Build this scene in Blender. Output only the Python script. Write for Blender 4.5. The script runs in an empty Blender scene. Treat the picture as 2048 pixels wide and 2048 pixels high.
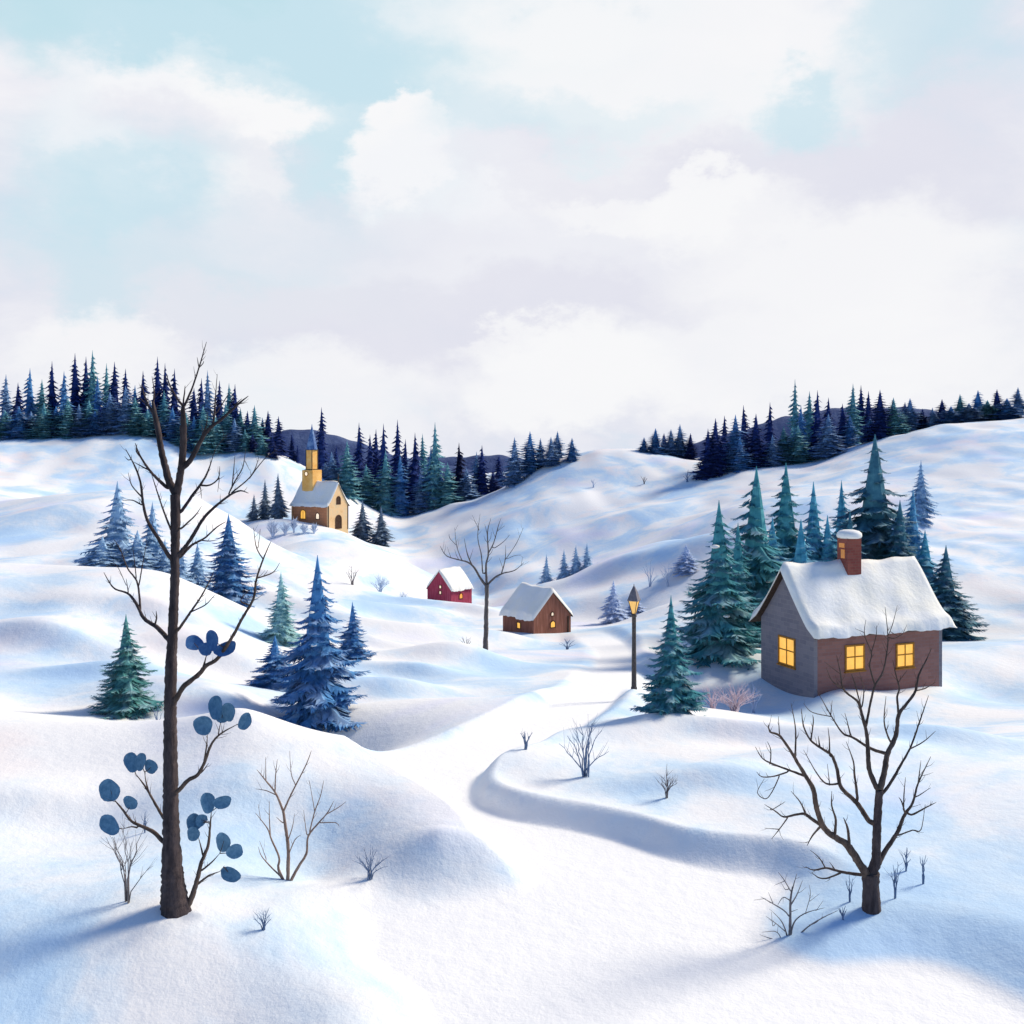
import bpy, bmesh, math, random
import numpy as np
from mathutils import Vector, Matrix
random.seed(7)
R = math.radians
scene = bpy.context.scene
COL = scene.collection
FPX = 2048.0      # focal length in photo pixels
HZ = 900.0        # photo row of the eye level
EYE = 12.0        # eye height

# ------------------------------------------------------------------ helpers
def tag(o, label=None, cat=None, group=None, kind=None):
    if label: o['label'] = label
    if cat: o['category'] = cat
    if group: o['group'] = group
    if kind: o['kind'] = kind
    return o

def empty(name, loc, label, cat, group=None, rz=0.0, scale=None):
    o = bpy.data.objects.new(name, None)
    COL.objects.link(o)
    o.location = loc
    o.rotation_euler = (0, 0, rz)
    if scale: o.scale = scale
    o.empty_display_size = 0.3
    return tag(o, label, cat, group)

class MB:
    def __init__(self):
        self.v = []; self.f = []; self.mi = []
    def add(self, vs, fs, mi=0):
        n = len(self.v)
        self.v += [tuple(p) for p in vs]
        self.f += [tuple(i + n for i in f) for f in fs]
        self.mi += [mi] * len(fs)
    def box(self, c, s, rot=None):
        hx, hy, hz = s[0] / 2, s[1] / 2, s[2] / 2
        vs = [Vector((x, y, z)) for x in (-hx, hx) for y in (-hy, hy) for z in (-hz, hz)]
        if rot is not None: vs = [rot @ p for p in vs]
        vs = [p + Vector(c) for p in vs]
        self.add(vs, [(0, 1, 3, 2), (4, 6, 7, 5), (0, 4, 5, 1), (2, 3, 7, 6), (0, 2, 6, 4), (1, 5, 7, 3)])
    def lathe(self, prof, n=16, c=(0, 0, 0), rot0=0.0, caps=True):
        vs = []; fs = []
        for (r, z) in prof:
            for k in range(n):
                a = rot0 + 2 * math.pi * k / n
                vs.append((c[0] + r * math.cos(a), c[1] + r * math.sin(a), c[2] + z))
        for i in range(len(prof) - 1):
            for k in range(n):
                k2 = (k + 1) % n
                fs.append((i * n + k, i * n + k2, (i + 1) * n + k2, (i + 1) * n + k))
        if caps:
            fs.append(tuple(reversed(range(n))))
            fs.append(tuple((len(prof) - 1) * n + k for k in range(n)))
        self.add(vs, fs)
    def prism(self, poly, y0, y1, axis='y'):
        """poly in (x,z), extruded along y"""
        n = len(poly)
        vs = [(p[0], y0, p[1]) for p in poly] + [(p[0], y1, p[1]) for p in poly]
        fs = [tuple(range(n)), tuple(reversed(range(n, 2 * n)))]
        for i in range(n):
            j = (i + 1) % n
            fs.append((i, i + n, j + n, j))
        self.add(vs, fs)
    def tube(self, pts, rad, n=7):
        pts = [Vector(p) for p in pts]
        vs = []; fs = []
        up = None
        m = len(pts)
        for i, p in enumerate(pts):
            t = (pts[min(i + 1, m - 1)] - pts[max(i - 1, 0)])
            if t.length < 1e-9: t = Vector((0, 0, 1))
            t.normalize()
            if up is None:
                up = t.orthogonal().normalized()
            else:
                up = (up - t * up.dot(t))
                if up.length < 1e-6: up = t.orthogonal()
                up.normalize()
            b = t.cross(up)
            for k in range(n):
                a = 2 * math.pi * k / n
                vs.append(p + (up * math.cos(a) + b * math.sin(a)) * rad[i])
        for i in range(m - 1):
            for k in range(n):
                k2 = (k + 1) % n
                fs.append((i * n + k, i * n + k2, (i + 1) * n + k2, (i + 1) * n + k))
        fs.append(tuple(reversed(range(n))))
        fs.append(tuple((m - 1) * n + k for k in range(n)))
        self.add(vs, fs)
    def mesh(self, name, mats, smooth=False):
        me = bpy.data.meshes.new(name)
        me.from_pydata([tuple(p) for p in self.v], [], self.f)
        if not isinstance(mats, (list, tuple)): mats = [mats]
        for m in mats: me.materials.append(m)
        if len(mats) > 1:
            me.polygons.foreach_set('material_index', self.mi)
        if smooth:
            me.polygons.foreach_set('use_smooth', [True] * len(me.polygons))
        me.update()
        return me
    def build(self, name, mats, parent=None, smooth=False, bevel=0.0, fix=False):
        me = self.mesh(name, mats, smooth)
        if fix:
            bm = bmesh.new(); bm.from_mesh(me)
            bmesh.ops.recalc_face_normals(bm, faces=bm.faces)
            bm.to_mesh(me); bm.free()
        o = bpy.data.objects.new(name, me)
        COL.objects.link(o)
        if parent: o.parent = parent
        if bevel > 0:
            bv = o.modifiers.new('Bevel', 'BEVEL')
            bv.width = bevel; bv.segments = 3; bv.limit_method = 'ANGLE'; bv.angle_limit = R(35)
        return o

def catmull(pts, rads, step):
    """resample a polyline of tuples smoothly"""
    P = [np.array(p, float) for p in pts]
    if len(P) == 2:
        P = [P[0], (P[0] + P[1]) / 2, P[1]]
        rads = [rads[0], (rads[0] + rads[1]) / 2, rads[1]]
    out = []; ro = []
    n = len(P)
    for i in range(n - 1):
        p0 = P[max(i - 1, 0)]; p1 = P[i]; p2 = P[i + 1]; p3 = P[min(i + 2, n - 1)]
        k = max(2, int(np.linalg.norm(p2 - p1) / step))
        for j in range(k):
            t = j / k
            q = 0.5 * ((2 * p1) + (-p0 + p2) * t + (2 * p0 - 5 * p1 + 4 * p2 - p3) * t * t + (-p0 + 3 * p1 - 3 * p2 + p3) * t ** 3)
            out.append(q); ro.append(rads[i] * (1 - t) + rads[i + 1] * t)
    out.append(P[-1]); ro.append(rads[-1])
    return out, ro

# ------------------------------------------------------------------ materials
def new_mat(name):
    m = bpy.data.materials.new(name); m.use_nodes = True
    nt = m.node_tree
    for n in list(nt.nodes): nt.nodes.remove(n)
    out = nt.nodes.new('ShaderNodeOutputMaterial')
    bs = nt.nodes.new('ShaderNodeBsdfPrincipled')
    nt.links.new(bs.outputs[0], out.inputs[0])
    return m, nt, bs

def ramp(nt, src, stops):
    r = nt.nodes.new('ShaderNodeValToRGB')
    el = r.color_ramp.elements
    while len(el) > 1: el.remove(el[-1])
    el[0].position = stops[0][0]; el[0].color = (*stops[0][1], 1)
    for p, c in stops[1:]:
        e = el.new(p); e.color = (*c, 1)
    nt.links.new(src, r.inputs[0])
    return r.outputs[0]

def noise(nt, vec, scale, detail=4, rough=0.55, dist=0.0):
    n = nt.nodes.new('ShaderNodeTexNoise')
    n.inputs['Scale'].default_value = scale
    n.inputs['Detail'].default_value = detail
    n.inputs['Roughness'].default_value = rough
    n.inputs['Distortion'].default_value = dist
    if vec is not None: nt.links.new(vec, n.inputs['Vector'])
    return n.outputs['Fac']

def coords(nt, which='Object'):
    return nt.nodes.new('ShaderNodeTexCoord').outputs[which]

def mapping(nt, vec, scale=(1, 1, 1), loc=(0, 0, 0)):
    m = nt.nodes.new('ShaderNodeMapping')
    m.inputs['Scale'].default_value = scale
    m.inputs['Location'].default_value = loc
    nt.links.new(vec, m.inputs[0])
    return m.outputs[0]

def bump(nt, bs, h, strength, dist):
    b = nt.nodes.new('ShaderNodeBump')
    b.inputs['Strength'].default_value = strength
    b.inputs['Distance'].default_value = dist
    nt.links.new(h, b.inputs['Height'])
    nt.links.new(b.outputs[0], bs.inputs['Normal'])

def mixc(nt, fac, a, b, mode='MIX'):
    m = nt.nodes.new('ShaderNodeMix'); m.data_type = 'RGBA'; m.blend_type = mode
    if isinstance(fac, (int, float)): m.inputs[0].default_value = fac
    else: nt.links.new(fac, m.inputs[0])
    for i, c in ((6, a), (7, b)):
        if isinstance(c, tuple): m.inputs[i].default_value = (*c, 1)
        else: nt.links.new(c, m.inputs[i])
    return m.outputs[2]

def noisy(name, c1, c2, scale, rough=0.8, bumps=None, stretch=(1, 1, 1), c3=None, spec=0.2, frost=0):
    m, nt, bs = new_mat(name)
    v = mapping(nt, coords(nt), stretch)
    f = noise(nt, v, scale, 5, 0.6)
    stops = [(0.35, c1), (0.65, c2)] if c3 is None else [(0.3, c1), (0.5, c2), (0.72, c3)]
    c = ramp(nt, f, stops)
    nt.links.new(c, bs.inputs['Base Color'])
    bs.inputs['Roughness'].default_value = rough
    bs.inputs['Specular IOR Level'].default_value = spec
    if frost:
        gn = nt.nodes.new('ShaderNodeNewGeometry'); sx = nt.nodes.new('ShaderNodeSeparateXYZ'); nt.links.new(gn.outputs['True Normal'], sx.inputs[0])
        ab = nt.nodes.new('ShaderNodeMath'); ab.operation = 'ABSOLUTE'; nt.links.new(sx.outputs['Z'], ab.inputs[0])
        up = ramp(nt, ab.outputs[0], [(0.70, (0, 0, 0)), (0.95, (1, 1, 1))])
        pt = ramp(nt, noise(nt, coords(nt), 9, 3, 0.5), [(0.46, (0, 0, 0)), (0.60, (frost, frost, frost))])
        c = mixc(nt, mixc(nt, 1.0, up, pt, 'MULTIPLY'), c, (0.70, 0.76, 0.84))
        nt.links.new(c, bs.inputs['Base Color'])
    if bumps: bump(nt, bs, noise(nt, v, bumps[0], 6, 0.65), bumps[1], bumps[2])
    return m

def snow_mat(name, tint=True):
    m, nt, bs = new_mat(name)
    v = coords(nt)
    if tint:
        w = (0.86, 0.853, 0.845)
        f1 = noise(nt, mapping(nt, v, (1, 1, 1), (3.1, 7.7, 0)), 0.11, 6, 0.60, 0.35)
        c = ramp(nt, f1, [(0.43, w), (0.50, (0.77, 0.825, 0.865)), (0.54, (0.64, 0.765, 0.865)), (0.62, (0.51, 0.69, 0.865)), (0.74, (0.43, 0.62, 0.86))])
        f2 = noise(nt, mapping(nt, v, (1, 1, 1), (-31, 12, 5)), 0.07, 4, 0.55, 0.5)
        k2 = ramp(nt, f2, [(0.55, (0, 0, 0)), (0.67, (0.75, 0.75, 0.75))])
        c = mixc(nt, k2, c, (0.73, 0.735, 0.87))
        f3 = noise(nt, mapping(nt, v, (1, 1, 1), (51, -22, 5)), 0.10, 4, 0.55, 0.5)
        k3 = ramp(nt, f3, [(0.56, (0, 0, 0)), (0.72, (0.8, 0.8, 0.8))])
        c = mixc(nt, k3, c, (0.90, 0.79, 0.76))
        at_ = nt.nodes.new('ShaderNodeAttribute'); at_.attribute_name = 'packed'
        c = mixc(nt, at_.outputs['Fac'], c, (0.90, 0.893, 0.882))
    else:
        f1 = noise(nt, v, 0.25, 4, 0.5)
        c = ramp(nt, f1, [(0.35, (0.86, 0.86, 0.865)), (0.7, (0.82, 0.835, 0.865))])
    nt.links.new(c, bs.inputs['Base Color'])
    bs.inputs['Roughness'].default_value = 0.75
    bs.inputs['Specular IOR Level'].default_value = 0.15
    a = noise(nt, v, 2.2, 6, 0.6)
    b = noise(nt, v, 14.0, 5, 0.6)
    ad = nt.nodes.new('ShaderNodeMath'); ad.operation = 'MULTIPLY_ADD'
    nt.links.new(b, ad.inputs[0]); ad.inputs[1].default_value = 0.25; nt.links.new(a, ad.inputs[2])
    bump(nt, bs, ad.outputs[0], 0.38, 0.10)
    return m

def glow_mat(name, col, strength, dark=None):
    m, nt, bs = new_mat(name)
    f = noise(nt, coords(nt), 2.5, 4, 0.6)
    c = ramp(nt, f, [(0.3, tuple(x * 0.75 for x in col)), (0.7, col)])
    bs.inputs['Base Color'].default_value = (0.3, 0.18, 0.05, 1)
    bs.inputs['Roughness'].default_value = 0.25
    nt.links.new(c, bs.inputs['Emission Color'])
    bs.inputs['Emission Strength'].default_value = strength
    return m

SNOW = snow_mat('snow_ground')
PACK = snow_mat('snow_packed', False)
def roof_snow():
    m, nt, bs = new_mat('snow_roof')
    v = coords(nt)
    c = ramp(nt, noise(nt, v, 0.5, 4, 0.55), [(0.35, (0.91, 0.875, 0.775)), (0.65, (0.87, 0.87, 0.85))])
    nt.links.new(c, bs.inputs['Base Color'])
    bs.inputs['Roughness'].default_value = 0.75
    bs.inputs['Specular IOR Level'].default_value = 0.15
    bump(nt, bs, noise(nt, v, 3.0, 6, 0.6), 0.5, 0.1)
    return m
ROOFSNOW = roof_snow()
BARK = noisy('bark_dark', (0.042, 0.031, 0.032), (0.10, 0.074, 0.072), 9, 0.9, (22, 0.9, 0.03), (1, 1, 0.25))
BARK_R = noisy('bark_grey_brown', (0.065, 0.045, 0.037), (0.16, 0.11, 0.085), 9, 0.9, (22, 0.9, 0.03), (1, 1, 0.25))
BARK_G = noisy('bark_grey', (0.075, 0.065, 0.065), (0.15, 0.13, 0.125), 6, 0.9, (14, 0.8, 0.03), (1, 1, 0.25))
TWIG_TAN = noisy('twig_tan', (0.21, 0.135, 0.105), (0.33, 0.23, 0.18), 7, 0.9)
TWIG_GREY = noisy('twig_grey', (0.13, 0.115, 0.12), (0.24, 0.21, 0.21), 7, 0.9)
TWIG_BLUE = noisy('twig_blue', (0.09, 0.14, 0.25), (0.19, 0.26, 0.40), 7, 0.9)
TWIG_PALE = noisy('twig_pale_blue', (0.38, 0.47, 0.64), (0.55, 0.62, 0.75), 7, 0.9)
TWIG_PINK = noisy('twig_pink', (0.48, 0.38, 0.44), (0.76, 0.64, 0.68), 4, 0.9)
LEAF = noisy('leaf_blue', (0.075, 0.185, 0.30), (0.15, 0.30, 0.44), 2.0, 0.6, (30, 0.35, 0.01))
LEAF_D = noisy('leaf_deep_blue', (0.030, 0.105, 0.29), (0.065, 0.175, 0.39), 2.0, 0.6, (30, 0.35, 0.01))
TRUNK = noisy('spruce_bark', (0.02, 0.02, 0.03), (0.05, 0.045, 0.05), 8, 0.9)
FR = dict(navy=0.05, ink=0.0, blue=0.30, pine=0.30, dark=0.22, lagoon=0.3, green=0.25, bright=0.25)
FK = dict(navy=1.6, ink=1.2, blue=2.1, slate=2.0, teal=2.3, pine=2.9, dark=2.6, lagoon=2.6, bright=1.6, green=1.7, mint=1.4, frost=1.5, ghost=1.2, storm=1.4)
def fol(name, a, b, c):
    k = FK[name.split('_')[1]]
    a, b, c = [tuple(min(0.9, v * k) for v in q) for q in (a, b, c)]
    return noisy(name, a, b, 14, 0.85, None, (1, 1, 1), c, 0.1, FR.get(name.split('_')[1], 0.12))
FOL = {
 'navy':  fol('spruce_navy',  (0.006, 0.012, 0.060), (0.012, 0.026, 0.115), (0.024, 0.052, 0.18)),
 'ink':   fol('spruce_ink',   (0.004, 0.006, 0.025), (0.008, 0.012, 0.050), (0.014, 0.022, 0.08)),
 'blue':  fol('spruce_blue',  (0.017, 0.062, 0.150), (0.036, 0.112, 0.235), (0.075, 0.185, 0.33)),
 'slate': fol('spruce_slate', (0.045, 0.090, 0.17), (0.085, 0.15, 0.25), (0.17, 0.25, 0.36)),
 'teal':  fol('spruce_teal',  (0.025, 0.085, 0.115), (0.055, 0.15, 0.175), (0.17, 0.28, 0.27)),
 'pine':  fol('spruce_pine',  (0.011, 0.053, 0.068), (0.022, 0.094, 0.110), (0.05, 0.155, 0.165)),
 'dark':  fol('spruce_dark',  (0.012, 0.038, 0.056), (0.024, 0.070, 0.094), (0.046, 0.115, 0.135)),
 'lagoon':fol('spruce_lagoon',(0.018, 0.088, 0.135), (0.036, 0.140, 0.195), (0.08, 0.225, 0.275)),
 'sky':   fol('spruce_bright',(0.045, 0.16, 0.28), (0.085, 0.24, 0.38), (0.16, 0.34, 0.46)),
 'green': fol('spruce_green', (0.025, 0.095, 0.10), (0.050, 0.16, 0.16), (0.10, 0.25, 0.24)),
 'mint':  fol('spruce_mint',  (0.16, 0.32, 0.34), (0.25, 0.42, 0.43), (0.38, 0.55, 0.55)),
 'frost': fol('spruce_frost', (0.15, 0.25, 0.37), (0.22, 0.335, 0.46), (0.33, 0.44, 0.56)),
 'ghost': fol('spruce_ghost', (0.34, 0.43, 0.62), (0.44, 0.53, 0.70), (0.55, 0.63, 0.77)),
 'storm': fol('spruce_storm', (0.055, 0.090, 0.14), (0.095, 0.14, 0.20), (0.16, 0.22, 0.29)),
}

# ------------------------------------------------------------------ terrain
CP = []   # (px, Y, Z relative to the eye)
def P(*pts):
    for px, py, Y in pts: CP.append((px, Y, -(py - HZ) / FPX * Y))
def Q(*pts):
    for px, Y, Z in pts: CP.append((px, Y, Z))
for Y in (6, 8, 10, 13, 16):
    for px in (-1200, -500, 0, 350, 700, 1000, 1350, 1750, 2100, 2600, 3300):
        Q((px, Y, -10.35 - ((0.75 if px < 600 else 0) if Y > 9 else 0) + (0.1 if px > 1700 else 0)))
Q((-1200, 19, -10.3), (-500, 19, -10.5), (0, 19, -10.75), (250, 19, -10.85), (450, 19, -10.85), (620, 19, -10.6), (720, 19, -10.45), (1000, 19, -10.5), (1350, 19, -10.5), (1750, 19.5, -10.42), (2100, 19, -10.2), (2600, 19, -10))
Q((-1200, 22, -9.4), (-500, 22, -9.6), (0, 22, -9.8), (700, 22, -10.5), (1000, 22, -10.6), (1350, 22, -10.6), (1580, 22, -10.5), (2100, 22, -10.1), (2600, 22, -9.8))
P((345, 1826, 22), (230, 1822, 22), (500, 1830, 22.6), (1745, 1844, 22.5), (1900, 1835, 22.5))
# spur in the left foreground: foot, face, crest
P((570, 1772, 24.6), (700, 1800, 23.7), (850, 1812, 23.9), (960, 1790, 24.2), (640, 1690, 26.6), (760, 1690, 25.9), (880, 1706, 25.0), (970, 1738, 24.75), (640, 1775, 24.9), (760, 1806, 24.0), (400, 1640, 27), (200, 1650, 27))
P((0, 1440, 34), (100, 1440, 34), (200, 1448, 33.5), (270, 1460, 33), (330, 1478, 32), (420, 1440, 33), (480, 1430, 33), (560, 1472, 32), (640, 1512, 31), (730, 1556, 30), (800, 1605, 28), (880, 1660, 26.4), (960, 1702, 25.5), (1040, 1758, 24.8))
# road surface
P((1100, 1700, 27), (1200, 1800, 24), (1300, 1760, 25.2), (1150, 1620, 30), (1000, 1580, 31.9), (900, 1560, 32.8), (850, 1530, 34.6), (1000, 1460, 40.5), (1100, 1440, 42.5), (1200, 1410, 46), (1190, 1355, 57.5), (1235, 1310, 76), (1180, 1272, 92))
# right bank
P((1050, 1545, 33), (1170, 1573, 31.6), (1333, 1613, 29.6), (1450, 1700, 26.6), (1600, 1720, 25.8), (1600, 1600, 29.5), (1850, 1600, 29), (1500, 1500, 36), (1340, 1460, 40), (1250, 1490, 37.5), (1600, 1450, 44), (1850, 1450, 43), (1268, 1383, 49), (1400, 1420, 49), (1500, 1425, 50.5))
# cottage shelf
P((1470, 1395, 57), (1530, 1384, 61), (1628, 1388, 60), (1700, 1386, 59.5), (1600, 1402, 57.5), (1750, 1374, 61.5), (1875, 1360, 63.5), (1560, 1384, 61), (1640, 1422, 53), (1990, 1355, 64.5), (1330, 1385, 58), (1400, 1328, 66), (1460, 1304, 67), (1509, 1290, 68), (1620, 1296, 70), (1750, 1290, 71), (1900, 1280, 71))
P((1400, 1312, 79), (1500, 1300, 80), (1650, 1280, 81), (1850, 1270, 81), (2000, 1265, 81))
# left hollow and mounds
P((250, 1428, 42), (80, 1420, 42), (450, 1402, 44), (632, 1456, 45), (550, 1388, 52), (780, 1465, 43), (728, 1545, 36.8), (695, 1440, 45), (570, 1438, 46), (700, 1420, 50), (880, 1405, 50), (980, 1392, 53), (870, 1300, 72), (960, 1306, 75), (1060, 1338, 64), (700, 1322, 62), (562, 1287, 65), (440, 1300, 58), (330, 1320, 56))
# left mid crest and hollow behind
P((-100, 1125, 72), (100, 1127, 72), (205, 1127, 72), (294, 1132, 71), (339, 1146, 70), (389, 1180, 69), (440, 1204, 69), (150, 1230, 60), (60, 1230, 60))
P((100, 1152, 86), (235, 1150, 86), (300, 1155, 88), (380, 1180, 82), (457, 1198, 78))
P((100, 1000, 140), (250, 1000, 140), (400, 1010, 140), (420, 1085, 115), (500, 1155, 95), (250, 1075, 112), (100, 1075, 112))
# mid white hill, ledge of the red barn
P((600, 1190, 112), (686, 1166, 118), (784, 1196, 128), (853, 1210, 139), (895, 1216, 142), (946, 1222, 143), (1000, 1236, 132), (800, 1272, 95), (900, 1272, 95), (960, 1262, 101), (700, 1240, 95), (600, 1240, 85))
P((686, 1172, 130), (784, 1200, 138), (880, 1198, 152), (940, 1206, 154))
P((500, 1120, 148), (560, 1101, 150), (630, 1084, 150), (717, 1093, 151), (798, 1118, 155), (840, 1135, 158), (900, 1160, 161), (970, 1180, 164))
P((520, 1110, 166), (600, 1095, 166), (700, 1110, 166), (800, 1140, 168), (880, 1165, 172))
# church knoll
P((440, 1065, 185), (507, 1046, 185), (574, 1037, 187), (620, 1047, 185.5), (658, 1060, 183.5), (690, 1066, 186), (730, 1082, 190), (780, 1095, 190), (600, 1068, 177), (680, 1085, 177))
P((560, 1040, 197), (640, 1050, 199), (720, 1078, 205), (770, 1082, 205))
# left wooded ridge
P((-600, 850, 215), (-200, 868, 215), (60, 876, 215), (168, 878, 215), (314, 882, 215), (356, 895, 215), (381, 908, 215), (467, 908, 215), (537, 911, 215), (593, 937, 217), (635, 958, 219), (680, 985, 222))
P((-200, 862, 240), (60, 870, 240), (168, 872, 240), (314, 876, 240), (420, 900, 240), (537, 908, 240), (640, 952, 243), (700, 988, 243), (735, 1018, 238), (800, 1028, 240), (862, 1014, 242), (933, 1012, 244))
P((60, 872, 275), (200, 874, 275), (400, 895, 275), (540, 915, 275), (700, 972, 275), (800, 975, 272), (900, 970, 270), (1000, 958, 266))
# cabin knoll, road end
P((1007, 1266, 98), (1068, 1275, 94.5), (1140, 1288, 92), (1100, 1246, 106), (1030, 1245, 106), (1225, 1242, 104), (1320, 1205, 110), (1150, 1218, 115), (1056, 1195, 122), (1320, 1290, 82))
P((1056, 1176, 130), (1134, 1155, 130), (1196, 1130, 130), (1265, 1105, 130), (1307, 1095, 130), (1375, 1091, 128), (1430, 1110, 118))
P((1056, 1168, 150), (1200, 1152, 150), (1300, 1122, 150), (1375, 1110, 148))
# centre hill
P((850, 1098, 192), (900, 1122, 182), (1000, 1142, 166), (1100, 1132, 168), (1000, 1080, 186), (1100, 1060, 190), (1200, 1040, 190), (1300, 1030, 186), (1400, 1020, 182), (1200, 970, 207), (1320, 970, 205), (1000, 1025, 205))
P((792, 1052, 222), (825, 1048, 224), (904, 1012, 225), (951, 1003, 225), (1007, 980, 225), (1052, 955, 225), (1085, 935, 225), (1150, 918, 225), (1200, 905, 225), (1250, 901, 225), (1290, 907, 224), (1340, 914, 222), (1400, 926, 218), (1440, 941, 210))
P((1060, 940, 245), (1144, 922, 248), (1220, 908, 250), (1290, 910, 245), (1380, 922, 245), (1200, 912, 275))
# right hill
P((1475, 944, 202), (1506, 943, 200), (1590, 936, 200), (1632, 932, 200), (1685, 913, 200), (1722, 902, 200), (1769, 885, 200), (1825, 870, 200), (1873, 853, 200), (1980, 838, 200), (2150, 825, 200), (2600, 800, 200))
P((1510, 935, 226), (1590, 928, 226), (1700, 898, 226), (1800, 870, 226), (1870, 850, 226), (2050, 832, 226), (1600, 915, 270), (1800, 880, 270), (2050, 850, 270))
P((1500, 1010, 160), (1650, 1000, 160), (1800, 985, 158), (1900, 970, 158), (1500, 1090, 125), (1650, 1085, 125), (1800, 1080, 125), (1950, 1070, 122), (1450, 1165, 100), (1600, 1172, 98), (1800, 1172, 97), (1950, 1170, 97))
Q((640, 41, -13.7), (580, 41.5, -13.5), (690, 40.5, -13.1), (520, 42.5, -12.6), (735, 39, -12.1))
for px, d in ((-500, 0.3), (-1200, 0.6)):
    Q((px, 27, -9.2 + d), (px, 34, -8.9 + d), (px, 45, -9.8 + d), (px, 60, -9 + d), (px, 72, -7.8 + d), (px, 88, -9 + d), (px, 112, -8.4 + d), (px, 140, -6 + d), (px, 180, -2 + d), (px, 275, 3 + d))
for px in (2350, 3300):
    Q((px, 29, -9.8), (px, 36, -10.2), (px, 45, -11.2), (px, 62, -13), (px, 71, -12.2), (px, 81, -13.2), (px, 97, -11.5), (px, 125, -8), (px, 160, -3), (px, 200, 7.5), (px, 226, 7.8), (px, 270, 5))
for px in (-1200, -500, 100, 500, 800, 1100, 1400, 1700, 2100, 2600, 3300):
    Q((px, 340, -6 - (3 if 700 < px < 1000 else 0)), (px, 480, -9), (px, 900, -14), (px, 1800, -16), (px, 3400, -20))
CPA = np.array(CP)
cu = (CPA[:, 0] - 1024) / FPX; cv = np.log(CPA[:, 1]); cs = CPA[:, 2] / CPA[:, 1]
def tps(d2): return 0.5 * d2 * np.log(d2 + 1e-12)
N = len(cu)
KM = tps((cu[:, None] - cu[None]) ** 2 + (cv[:, None] - cv[None]) ** 2) + np.eye(N) * 6e-6
PM = np.stack([np.ones(N), cu, cv], 1)
sol = np.linalg.solve(np.block([[KM, PM], [PM.T, np.zeros((3, 3))]]), np.concatenate([cs, np.zeros(3)]))
WT, AF = sol[:N], sol[N:]
def base_s(u, v):
    u = np.atleast_1d(u); v = np.atleast_1d(v); out = np.empty(len(u))
    for i in range(0, len(u), 20000):
        a, b = u[i:i + 20000], v[i:i + 20000]
        out[i:i + 20000] = tps((a[:, None] - cu) ** 2 + (b[:, None] - cv) ** 2) @ WT + AF[0] + AF[1] * a + AF[2] * b
    return out

RY = np.array([8, 14, 18, 22, 27, 30, 32, 34.5, 40.5, 45, 57, 76, 93, 110.])
RZ = np.array([-10.4, -10.5, -10.6, -10.68, -10.7, -10.68, -10.7, -10.75, -11.15, -11.5, -12.85, -15.25, -16.75, -18.])
yy = np.linspace(8, 110, 4000); zz = np.interp(yy, RY, RZ)
def road_xy(px, py):
    Y = np.interp(-py, -(HZ - FPX * zz / yy), yy)
    return ((px - 1024) / FPX * Y, Y)
PATH_L = [(1140, 1262), (1165, 1285), (1190, 1300), (1195, 1320), (1180, 1345), (1150, 1375), (1110, 1402), (1060, 1432), (990, 1462), (910, 1488), (840, 1505), (780, 1520), (742, 1540), (730, 1556), (742, 1574), (775, 1592), (830, 1622), (900, 1668), (970, 1712), (1030, 1750), (1056, 1770), (1030, 1788), (950, 1803), (860, 1818), (790, 1830), (740, 1842), (716, 1862), (714, 1895), (718, 1935), (760, 1968), (805, 2000), (830, 2050), (830, 2150), (800, 2300)]
PATH_R = [(2300, 2300), (2150, 2100), (1990, 2000), (1880, 1955), (1780, 1945), (1660, 1950), (1580, 1925), (1535, 1888), (1530, 1850), (1560, 1810), (1580, 1780), (1540, 1758), (1470, 1748), (1400, 1736), (1330, 1718), (1250, 1690), (1150, 1666), (1060, 1650), (995, 1632), (955, 1610), (948, 1582), (972, 1550), (1030, 1528), (1080, 1503), (1130, 1480), (1180, 1445), (1220, 1415), (1252, 1375), (1268, 1335), (1262, 1300), (1235, 1278), (1195, 1264)]
PP, _ = catmull([(*road_xy(*p), 0) for p in PATH_L + PATH_R], [0] * 66, 0.5)
PP = np.array(PP)[:, :2]
def path_sdf(x, y):
    """negative inside the path"""
    d = np.full(len(x), 1e9); ins = np.zeros(len(x), bool)
    n = len(PP)
    for i in range(n):
        ax, ay = PP[i]; bx, by = PP[(i + 1) % n]
        ex, ey = bx - ax, by - ay
        L2 = ex * ex + ey * ey
        if L2 < 1e-12: continue
        t = np.clip(((x - ax) * ex + (y - ay) * ey) / L2, 0, 1)
        d = np.minimum(d, (x - ax - t * ex) ** 2 + (y - ay - t * ey) ** 2)
        c = ((ay > y) != (by > y))
        with np.errstate(divide='ignore', invalid='ignore'):
            xi = ex * (y - ay) / (ey if abs(ey) > 1e-12 else 1e-12) + ax
        ins ^= c & (x < xi)
    d = np.sqrt(d)
    return np.where(ins, -d, d)

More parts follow.
